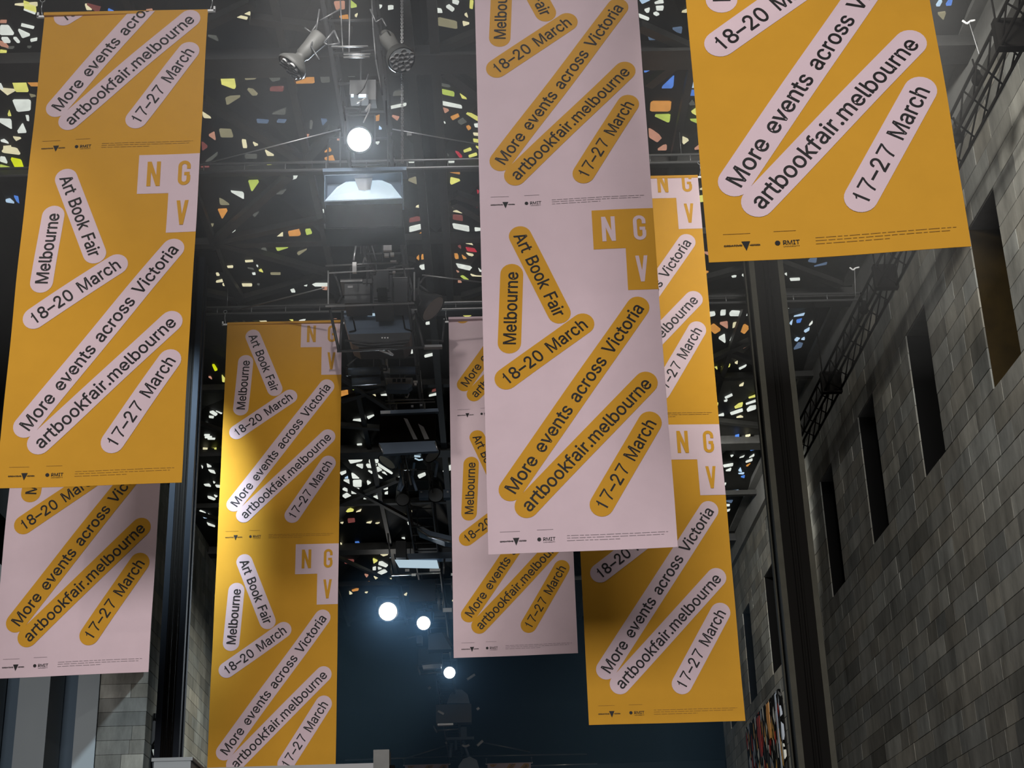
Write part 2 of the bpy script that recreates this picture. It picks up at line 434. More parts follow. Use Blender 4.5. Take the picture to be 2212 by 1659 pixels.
GLASS = """
C30,11 80,7 81,14 45,13;W48,21 78,24 76,32;P0,46 14,46 14,50 0,50;W0,57 18,57 31,76 0,76;W46,53 74,60 72,63 45,57;W38,64 66,77 48,83
W2,83 16,83 23,93 9,93;W28,83 35,83 43,93 37,93;W65,87 80,84 80,88 67,91;D12,103 31,103 27,106 16,106;D58,102 68,102 63,105;Y0,110 14,112 14,115 0,115
Y23,167 53,167 63,199 33,199;W0,177 8,193 6,198 0,192;W27,218 67,218 66,239 37,242;Y21,240 25,251 17,251;W56,252 63,252 63,262 58,261;W0,259 25,260 26,280 0,265
W50,268 58,287 37,288;W1,306 10,303 20,311;C0,316 36,322 44,335 5,330;W0,340 10,341 16,354 0,349;L22,342 45,347 51,365 33,364;G0,360 22,366 30,376 0,369
W41,373 47,374 44,377;W5,382 23,383 13,392;b5,436 22,431 32,440;B30,425 40,427 42,440 36,436;N20,501 34,503 33,516
C183,10 194,10 199,22 187,22;B232,21 245,27 238,30;P315,24 330,22 332,30;C512,35 535,40 533,43 512,38;C527,30 540,28 541,34;D447,78 467,80 472,90
P721,6 745,5 745,20 726,22;G756,2 772,15 758,18;O732,38 747,35 752,35 753,46;C766,35 773,31 770,38;W812,17 820,13 826,14 818,22;W838,15 850,14 850,20 838,22
Y475,159 504,159 510,192 480,192;K525,160 553,158 555,171 530,173;D576,162 604,159 605,173 588,177;D691,160 711,157 713,178 694,179;O637,181 660,174 672,160 678,161 680,180
M583,190 611,189 611,198 583,197;K533,193 545,195 556,206 545,207;K486,210 522,208 490,228;D585,247 616,235 616,248;N554,259 581,261 578,267 556,266;N598,260 618,261 615,266 598,265
N694,259 708,260 697,272;D671,263 676,263 674,279 669,279;C438,243 458,256 440,255;P450,293 463,286 466,304;K473,280 499,281 504,297 477,297
P646,294 667,294 651,317;P727,303 735,296 733,304;C522,303 531,304 534,320 525,320;C546,308 558,314 550,316;D443,350 470,330 470,335 455,348;M435,306 449,318 437,326
C572,325 593,337 577,337;Y575,356 599,356 587,369 577,368;D528,335 555,335 555,343 530,343;D535,356 562,356 561,366 537,367;M434,360 452,360 455,374 434,374;D475,362 508,361 480,372
O700,330 712,321 716,327;O699,344 719,337 725,354;G537,392 561,391 544,415;W616,393 630,381 642,381 640,386;W497,414 527,417 527,431;K475,430 484,434 497,443 476,443
O471,454 493,453 480,474;P523,472 530,466 531,476;D590,420 618,410 610,420;D546,465 560,458 550,470;W690,460 700,454 700,460
W842,232 876,225 877,229 843,236;P845,251 862,255 858,261;b819,274 825,280 818,280;O809,254 820,250 819,261 810,262;W877,353 895,350 893,355 880,356;W810,309 820,308 816,313
D850,199 870,197 870,206 848,208;b780,155 804,155 803,162 781,161;D750,160 768,160 767,166 752,166
W977,0 992,5 989,11 977,7;Y1015,3 1023,4 1021,20 1014,18;W963,16 970,12 982,21 977,26;W942,20 955,22 956,28 944,28;C1003,33 1008,30 1011,39;K943,39 987,49 988,63 944,55
C999,48 1015,52 1001,57;D953,182 973,187 970,189 955,187;G955,195 982,201 981,209 956,204;Y994,204 1010,215 998,213;W956,221 998,230 998,235 957,228;P958,235 971,239 961,245
Y1007,241 1033,255 1032,262 1006,246;O974,255 991,248 993,252 978,260;D989,265 1001,257 1009,264 996,270;O1007,275 1013,273 1018,278 1012,282;W1024,270 1036,269 1036,276 1026,275
C1022,289 1036,290 1036,294 1024,293;Y1022,302 1036,304 1036,309 1023,307;Y1001,327 1016,321 1019,325 1003,330;Y1027,317 1037,320 1036,325;R983,328 991,331 999,340 993,341;Y1012,338 1029,332 1031,336 1014,341
W959,265 963,266 961,268;D966,333 970,337 967,338;W967,349 983,352 980,355 968,353;O970,367 993,370 994,377 972,373;K880,390 897,384 901,399;Y975,385 996,390 974,400
C897,448 906,444 905,449;C974,441 986,451 977,449;C975,454 999,459 998,461 976,457;M884,474 907,468 908,477 884,481;M978,465 999,467 1000,478 978,474;W884,492 909,486 911,495 884,502
W977,484 1013,490 1014,501 980,494;W1025,493 1043,495 1042,498 1026,500;O889,518 896,511 900,521 893,523;O905,508 912,505 910,515 905,516;O979,504 987,504 987,515 980,515;O993,508 1004,514 994,519
C1026,517 1031,514 1031,518;C1005,526 1014,522 1023,530;M990,534 996,531 996,538;R1007,536 1027,539 1031,545 1010,543;C1008,548 1024,551 1020,554 1012,552;O899,558 904,553 905,563
O910,552 918,552 918,560 910,561;O983,550 990,550 991,559 984,560;O999,552 1009,559 1001,560;W905,576 919,573 919,582 911,583;W986,571 1022,578 1021,586 990,579;W1033,580 1042,588 1036,587
P987,586 993,588 988,589;G994,597 1001,597 1013,606 1006,606;C1016,593 1028,597 1044,598 1020,597;P990,604 998,611 989,611;R1030,411 1035,414 1032,420;R1028,442 1034,445 1030,449
Y914,679 922,676 930,680 920,685;C994,666 1003,672 999,673;Y1000,682 1010,678 1019,682 1008,686;P930,690 937,686 933,690;W919,698 935,696 934,700 920,702
K441,487 462,487 447,501;W507,486 519,484 517,489 510,490;W488,507 504,496 509,498 495,508;C597,514 611,502 611,514;O622,501 645,494 650,508 626,515;G659,497 670,496 674,505 662,508
G592,526 615,520 624,535 599,543;M635,525 672,516 674,523 640,532;D563,539 572,531 577,544;K641,547 664,539 645,552;D692,488 708,487 708,494 694,494;O722,527 740,521 740,528
C530,565 547,564 547,566 530,567;C491,577 504,576 503,579 492,579;D534,580 549,582 548,583;W554,575 558,575 557,578;Y559,586 565,583 569,589;W545,592 552,591 552,594 546,594
K584,591 606,591 606,594 585,594;C466,590 472,592 474,596 468,596;C466,609 482,605 483,609 468,611;C480,614 491,615 492,618 482,618;C523,615 545,615 544,619 524,619;D555,615 561,615 560,618
W638,614 645,615 642,618;W656,614 664,615 663,619 657,618;W673,614 708,614 708,619 674,619;W627,626 635,626 638,632 630,632;P694,622 707,621 706,627 697,626;Y460,668 466,664 473,668 473,677 460,677
G484,666 497,664 494,668 487,675;P515,683 522,675 524,683;Y577,663 592,663 593,673;L606,662 628,662 630,677 609,677;W640,662 653,661 654,675 642,676;R678,661 696,660 684,670
P718,681 730,681 727,689 720,688;Y623,689 633,689 634,696;W645,691 660,691 649,703;C507,700 528,700 528,703 508,703;W468,682 474,684 472,687;C556,696 577,695 577,698 558,698
L491,712 510,710 515,722 493,722;Y521,711 531,710 532,722 523,722;L557,704 579,704 580,720 560,720;G589,705 597,705 598,719 592,719;C609,711 617,716 611,715;W662,711 675,699 678,711
W686,697 697,697 699,710 688,710;W706,696 712,697 715,709 709,709;L458,789 463,789 470,800 464,802;P450,815 455,815 458,820;Y479,811 486,819 485,826 480,825;W452,891 460,889 470,896 465,899
W465,888 480,893 478,895;W451,900 462,901 461,904 452,903;W444,915 449,916 447,919;W441,940 453,940 453,942 441,942;W442,945 457,944 458,946 443,947;W448,948 465,948 464,950 449,950
C438,970 449,971 447,975 439,974;Y457,972 468,970 464,978 456,977;Y470,978 480,970 482,985;b437,985 441,987 441,995 437,993;b453,983 475,989 472,992 455,990;b465,995 480,997 480,1001
W435,1007 439,1009 437,1013;W447,1003 458,1009 448,1010;W450,1016 463,1018 466,1024 455,1021;W439,1045 452,1047 456,1052 443,1050;W460,1041 465,1043 462,1045;W465,1049 477,1050 476,1054 468,1053
W448,1073 455,1074 466,1079 462,1081 450,1077;W462,1070 470,1073 466,1075;W433,1103 445,1109 443,1111 431,1106;b436,1114 452,1116 455,1119 441,1120;W450,1111 456,1115 452,1115;W447,1130 465,1137 464,1139 450,1135
b1381,0 1406,0 1387,9;W1414,8 1432,0 1434,7 1416,9;W1417,16 1434,15 1432,23 1418,23;W1392,23 1404,19 1402,27 1397,28;W1411,31 1418,28 1425,32 1418,35;W1380,32 1403,41 1400,45 1381,38
C1471,27 1486,21 1483,28;N1452,63 1474,60 1472,73 1462,70;N1400,80 1423,86 1402,87;B1389,143 1423,143 1392,158;B1427,191 1455,164 1453,191;b1494,160 1508,176 1510,190 1490,190
B1489,197 1510,197 1510,207 1489,207;O1405,221 1449,221 1447,241 1404,241;G1411,250 1447,249 1445,266;D1489,228 1498,218 1502,227;Y1494,244 1506,235 1505,250;G1490,260 1514,259 1514,270
P1401,278 1433,295 1420,308 1402,297;P1419,325 1441,310 1440,325;C1476,297 1489,303 1476,313;P1499,324 1514,312 1519,322;b2022,14 2029,3 2036,3 2030,14;B2043,13 2051,0 2058,0 2055,12;K2025,30 2044,27 2038,44
C1511,410 1523,405 1520,411;Y1510,425 1525,423 1526,435 1512,437;W1508,470 1516,472 1512,482;P1518,545 1535,547 1530,552
W1520,600 1532,599 1531,602 1521,603;W1545,596 1567,596 1566,598 1546,598;W1580,597 1591,595 1590,599 1582,600;W1602,595 1607,594 1606,598;R1532,651 1546,644 1543,658;R1552,660 1561,643 1578,642 1571,662
R1581,664 1592,657 1591,664;R1603,642 1612,641 1614,661 1604,658;Y1523,670 1530,671 1527,674;W1524,677 1543,675 1545,682 1526,686;W1556,674 1560,670 1567,671 1567,681 1556,682;W1575,678 1580,673 1598,674 1598,683 1577,683
W1604,677 1616,675 1618,681 1606,684;O1530,709 1541,701 1557,714 1544,722;P1553,699 1571,696 1572,711;C1583,699 1602,697 1582,710;O1595,714 1610,702 1620,708 1608,722;W1551,731 1565,723 1567,742
W1577,741 1586,722 1596,728;P1604,754 1622,740 1622,744;Y1537,798 1549,793 1550,798 1538,802;Y1559,796 1565,789 1578,787 1576,793 1561,796;C1587,785 1594,781 1593,787;C1605,781 1615,778 1614,783
W1596,797 1613,789 1610,793 1598,799;C1596,835 1607,828 1605,834;W1566,860 1582,852 1583,855 1568,862;W1564,868 1572,864 1570,868;Y1617,860 1636,853 1636,857 1618,861;W1611,873 1636,864 1638,867 1612,875
Y1586,878 1595,871 1605,871 1603,879 1588,883;W1577,893 1604,884 1605,889 1580,897;W1613,886 1620,879 1633,877 1633,884 1615,890;W1551,899 1564,894 1564,899;C1590,903 1600,899 1606,902;Y1544,876 1552,871 1551,876
b1552,956 1563,949 1565,956;b1572,948 1578,946 1577,954 1572,955;B1588,943 1597,941 1596,951 1588,951;C1610,943 1622,941 1612,947;W1563,967 1576,964 1577,969 1566,974;b1618,962 1641,956 1620,964
B1620,970 1636,964 1634,971 1621,974;W1578,985 1585,984 1580,988;W1596,990 1608,985 1606,988;W1617,990 1628,982 1629,986;W1610,998 1624,992 1625,996 1612,1000;O1611,1007 1621,1002 1615,1008
W1562,1006 1584,1002 1583,1007 1564,1010;W1567,1018 1580,1012 1578,1018;b1595,1018 1600,1011 1603,1020;b1594,1024 1608,1022 1606,1025;B1600,1031 1609,1028 1608,1033;W1563,1046 1569,1044 1567,1049
b1584,1062 1596,1060 1590,1063;B1585,1069 1594,1065 1592,1069;N1567,1083 1583,1082 1580,1087;W1565,1091 1576,1091 1576,1094 1566,1094;W1565,1104 1577,1101 1576,1104 1568,1107
W1695,593 1700,591 1700,596;W1706,603 1728,602 1728,606 1708,607;W1698,637 1713,637 1713,648 1699,648;G1722,638 1732,638 1731,646 1722,647;C1739,645 1744,637 1751,637;W1700,654 1711,653 1710,658 1701,658
W1701,665 1705,663 1704,667;b1712,685 1738,678 1736,682;B1720,693 1732,690 1729,697 1721,698;b1705,699 1712,692 1710,703;W1747,703 1754,695 1755,699 1749,704;b1736,716 1748,709 1748,714 1740,719
b1716,736 1722,730 1729,730 1722,738;b1730,734 1737,730 1738,735;N1714,756 1724,742 1735,741 1731,751;N1745,566 1757,553 1765,556 1763,568;N1756,577 1787,568 1785,572
W748,973 767,964 766,973 752,974;W771,962 782,961 782,970 771,970;W786,961 793,961 792,969 786,968;W798,961 814,970 799,970;W748,978 766,977 768,986 749,987;W778,978 792,977 791,991 787,991
W801,974 820,974 820,982 801,981;W752,993 775,987 783,996 757,1002;W800,986 819,986 817,1000 798,1002;W768,1005 783,1004 783,1013;W790,1004 803,1004 813,1006 811,1011 794,1011;W817,1001 849,1022 846,1025 818,1008
W810,1013 818,1010 826,1016 816,1020;W825,1021 832,1021 837,1027;W813,1028 818,1027 827,1034 822,1034;W794,1017 806,1021 803,1024;W734,1022 747,1018 748,1022 738,1027;W759,1023 766,1025 777,1034 761,1034
b744,1034 751,1030 752,1034;W742,1038 754,1037 755,1048 743,1047;W762,1039 781,1038 781,1052 763,1052;W792,1039 801,1044 794,1048;W739,1058 749,1052 751,1063;W759,1056 776,1056 776,1067 759,1067
W739,1072 749,1066 759,1073 749,1079;W827,1053 838,1053 838,1057 829,1058;W831,1063 838,1063 838,1068 831,1068;W806,1074 824,1069 826,1078 809,1080;b813,1068 823,1063 822,1068;W785,1078 795,1073 796,1075 786,1081
W787,1088 800,1083 798,1088 789,1091;W776,1083 782,1082 780,1086;Y746,1104 751,1099 765,1099 763,1105 750,1107;C768,1107 780,1101 779,1105;C832,1088 852,1084 852,1087 833,1091;M751,1122 766,1121 767,1128 752,1130
C790,1130 803,1127 801,1131;C810,1131 820,1130 815,1132;C735,1130 742,1129 740,1132;W854,1038 866,1028 868,1037 870,1040 858,1043;C867,1118 878,1113 874,1118;W880,1129 886,1126 887,1132 882,1134;C880,1108 890,1103 890,1107
W902,1028 918,1022 920,1027 906,1034;W956,1018 963,1010 978,1004 978,1014 960,1021;P911,1082 923,1080 923,1084 911,1085;W760,908 780,906 780,911;W793,902 810,897 796,906;R737,832 748,830 749,840 739,842
O734,847 750,844 751,856 737,857;G756,839 765,838 764,843;C808,838 825,830 822,836;C803,855 812,854 811,858;W822,855 839,852 838,855;C939,833 950,826 951,830;M933,844 951,839 950,843 933,847
W926,855 953,848 953,852 927,857;W950,908 959,906 958,909;W870,760 892,757 892,764 872,765;W916,769 946,762 946,766 918,773;O926,750 936,748 930,754;W867,1163 874,1162 875,1165;B766,1172 775,1171 779,1179
O811,1181 819,1177 825,1181 819,1185;C829,1187 843,1189 835,1192;C821,1198 836,1195 838,1199 828,1202;C735,1174 744,1180 737,1180;C741,1186 750,1181 759,1187 750,1192;M743,1210 765,1210 764,1217 745,1218
Y805,1207 816,1212 807,1218;W818,1215 825,1214 838,1222 834,1226 817,1220;W805,1227 812,1225 812,1232 805,1232;W816,1226 825,1229 817,1231;W815,1238 832,1230 837,1236 820,1243;C807,1245 817,1248 811,1252
P787,1241 796,1243 792,1248;C838,1253 846,1250 845,1254;O784,1265 798,1257 797,1261 786,1267;O760,1276 775,1271 774,1276 762,1278;C755,1278 762,1283 755,1285;C873,1286 880,1281 878,1287;C788,1281 795,1278 793,1282
"""
pieces = []
for tok in GLASS.replace('\n', ';').split(';'):
    if not tok.strip(): continue
    k = tok[0]; px = [tuple(map(float, t.split(','))) for t in tok[1:].split()]
    pts = []; ok = True
    for (x, y) in px:
        r = ray(x, y).normalized()
        h = BV.ray_cast(EYE, r)
        if h[0] is None: ok = False; break
        pts.append(h[0] - r * 0.0)
    if not ok: continue
    # one flat slab: fit to the facet under the centre
    cx = sum(p[0] for p in px) / len(px); cy = sum(p[1] for p in px) / len(px)
    r = ray(cx, cy).normalized(); h = BV.ray_cast(EYE, r)
    n = h[1]; n = -n if n.z > 0 else n
    base = h[0] + n * 0.03
    out = []
    for (x, y) in px:
        rr = ray(x, y)
        out.append(EYE + rr * ((base - EYE).dot(n) / rr.dot(n)))
    if len(out) == 3 and 0: pass
    # round the chipped corners
    rd = []
    m_ = len(out)
    for i in range(m_):
        p, a, b = out[i], out[i - 1], out[(i + 1) % m_]
        rd.append(p.lerp(a, 0.10)); rd.append(p.lerp(b, 0.10))
    area_px = abs(sum(px[i - 1][0] * px[i][1] - px[i][0] * px[i - 1][1] for i in range(len(px)))) / 2
    pieces.append((area_px, k, rd, n))
pieces.sort(key=lambda t: -t[0])
rest = {}
for i, (ar, k, pts, n) in enumerate(pieces):
    if i < 290:
        MB().prism(pts, -n, 0.04).build('glass_piece', COL[k], ceiling)
    else:
        rest.setdefault(k, MB()).prism(pts, -n, 0.04)
# pieces nobody can see from the entrance (behind banners, outside the view): same glass, random setting
rg = random.Random(21)
occ = [(0, -60, 450, 1470), (1025, -60, 1400, 1200), (1495, -60, 2090, 560), (480, 715, 740, 1659), (965, 690, 1250, 1420), (1400, 380, 1560, 1560)]
def project(p):
    d = p - EYE; cx, cy, cz = AX_R * d.x + AX_D * d.y + AX_U * d.z
    return PPX + F * cx / -cz, PPY - F * cy / -cz
cnt = 0
while cnt < 1500:
    x, y = rg.uniform(XL + 0.2, XR - 0.2), rg.uniform(9.8, YFAR - 0.5)
    cnt += 1
    u, v = project(Vector((x, y, 14.3)))
    vis = -25 < u < 2240 and -25 < v < 1700 and not any(a + 8 < u < c - 28 and b < v < d - 25 for a, b, c, d in occ)
    if vis or min(abs(x - g) for g in GX) < 0.2 or min(abs(y - g) for g in GY) < 0.25: continue
    h = BV.ray_cast(Vector((x, y, 10)), Vector((0, 0, 1)))
    n = -h[1] if h[1].z > 0 else h[1]
    a0 = rg.uniform(0, 6.28); s = rg.uniform(0.05, 0.15); e = rg.uniform(0.4, 1.0); kk = rg.choice((3, 4, 4))
    t1 = n.orthogonal().normalized(); t2 = n.cross(t1)
    pts = [h[0] + n * 0.03 + (t1 * math.cos(a0 + 6.283 * i / kk) + t2 * e * math.sin(a0 + 6.283 * i / kk)) * s for i in range(kk)]
    k = rg.choice('WWWWCCYYLGOPbBDKM')
    rest.setdefault(k, MB()).prism(pts, -n, 0.04)
for k, m in rest.items():
    tag(m.build('small_glass_pieces', COL[k], ceiling), kind='stuff')

# ---- the two steel columns
def column(X, Y, label, zt=14.0, zb=0.0, w=0.29, fl='flange'):
    t = thing('steel_column', (X, Y, 0), label, 'column')
    MB().span((X - w + 0.03, Y - w + 0.03, zb), (X + w - 0.03, Y + w - 0.03, zt)).build('column_core', M['core'], t)
    for sx in (-1, 1):
        for sy in (-1, 1):
            m = MB().span((X + sx * w, Y + sy * w, zb), (X + sx * (w - 0.09), Y + sy * (w - 0.025), zt))
            m.span((X + sx * w, Y + sy * (w - 0.026), zb), (X + sx * (w - 0.025), Y + sy * (w - 0.11), zt))
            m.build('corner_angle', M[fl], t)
    for dx in (-0.035, 0.045):
        MB().tube((X + dx, Y - w, zb), (X + dx, Y - w, zt), 0.022, 10).build('conduit', M['core'], t)
    MB().span((X - 0.4, Y - 0.4, zt - 0.06), (X + 0.4, Y + 0.4, zt - 0.0)).build('head_plate', M['core'], t)
    return t
column(0.2065 * 23.7, 23.7, 'black steel column with pale edge angles standing before the right stone wall')
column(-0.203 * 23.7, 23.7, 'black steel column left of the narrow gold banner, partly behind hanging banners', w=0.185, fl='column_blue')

# thin haze volume added under the ceiling, standing in for veiling in the lens
hz = bpy.data.materials.new('veil_glare'); hz.use_nodes = True
nt = hz.node_tree; nt.nodes.clear()
ou = nt.nodes.new('ShaderNodeOutputMaterial'); vs_ = nt.nodes.new('ShaderNodeVolumeScatter')
vs_.inputs['Density'].default_value = 0.021; vs_.inputs['Anisotropy'].default_value = 0.0
nt.links.new(vs_.outputs[0], ou.inputs['Volume'])
o = MB().span((-7.4, 5, 9.3), (5.9, 18.6, 13.82)).build('glare', hz)
tag(o, 'thin grey haze volume under the ceiling in the upper hall, added for lens veil', 'glare', kind='stuff')

hz2 = hz.copy(); hz2.name = 'lamp_glare'  # added bluish scatter volume, stands in for lens glow round the lamps
hz2.node_tree.nodes['Volume Scatter'].inputs['Density'].default_value = 0.012
hz2.node_tree.nodes['Volume Scatter'].inputs['Color'].default_value = (0.35, 0.62, 0.95, 1)
o = MB().span((-7.3, 38, 7.2), (6.9, 60, 13.3)).build('glare', hz2)
tag(o, 'bluish haze volume round the far lamps low in the middle, added for lens glow', 'glare', kind='stuff')

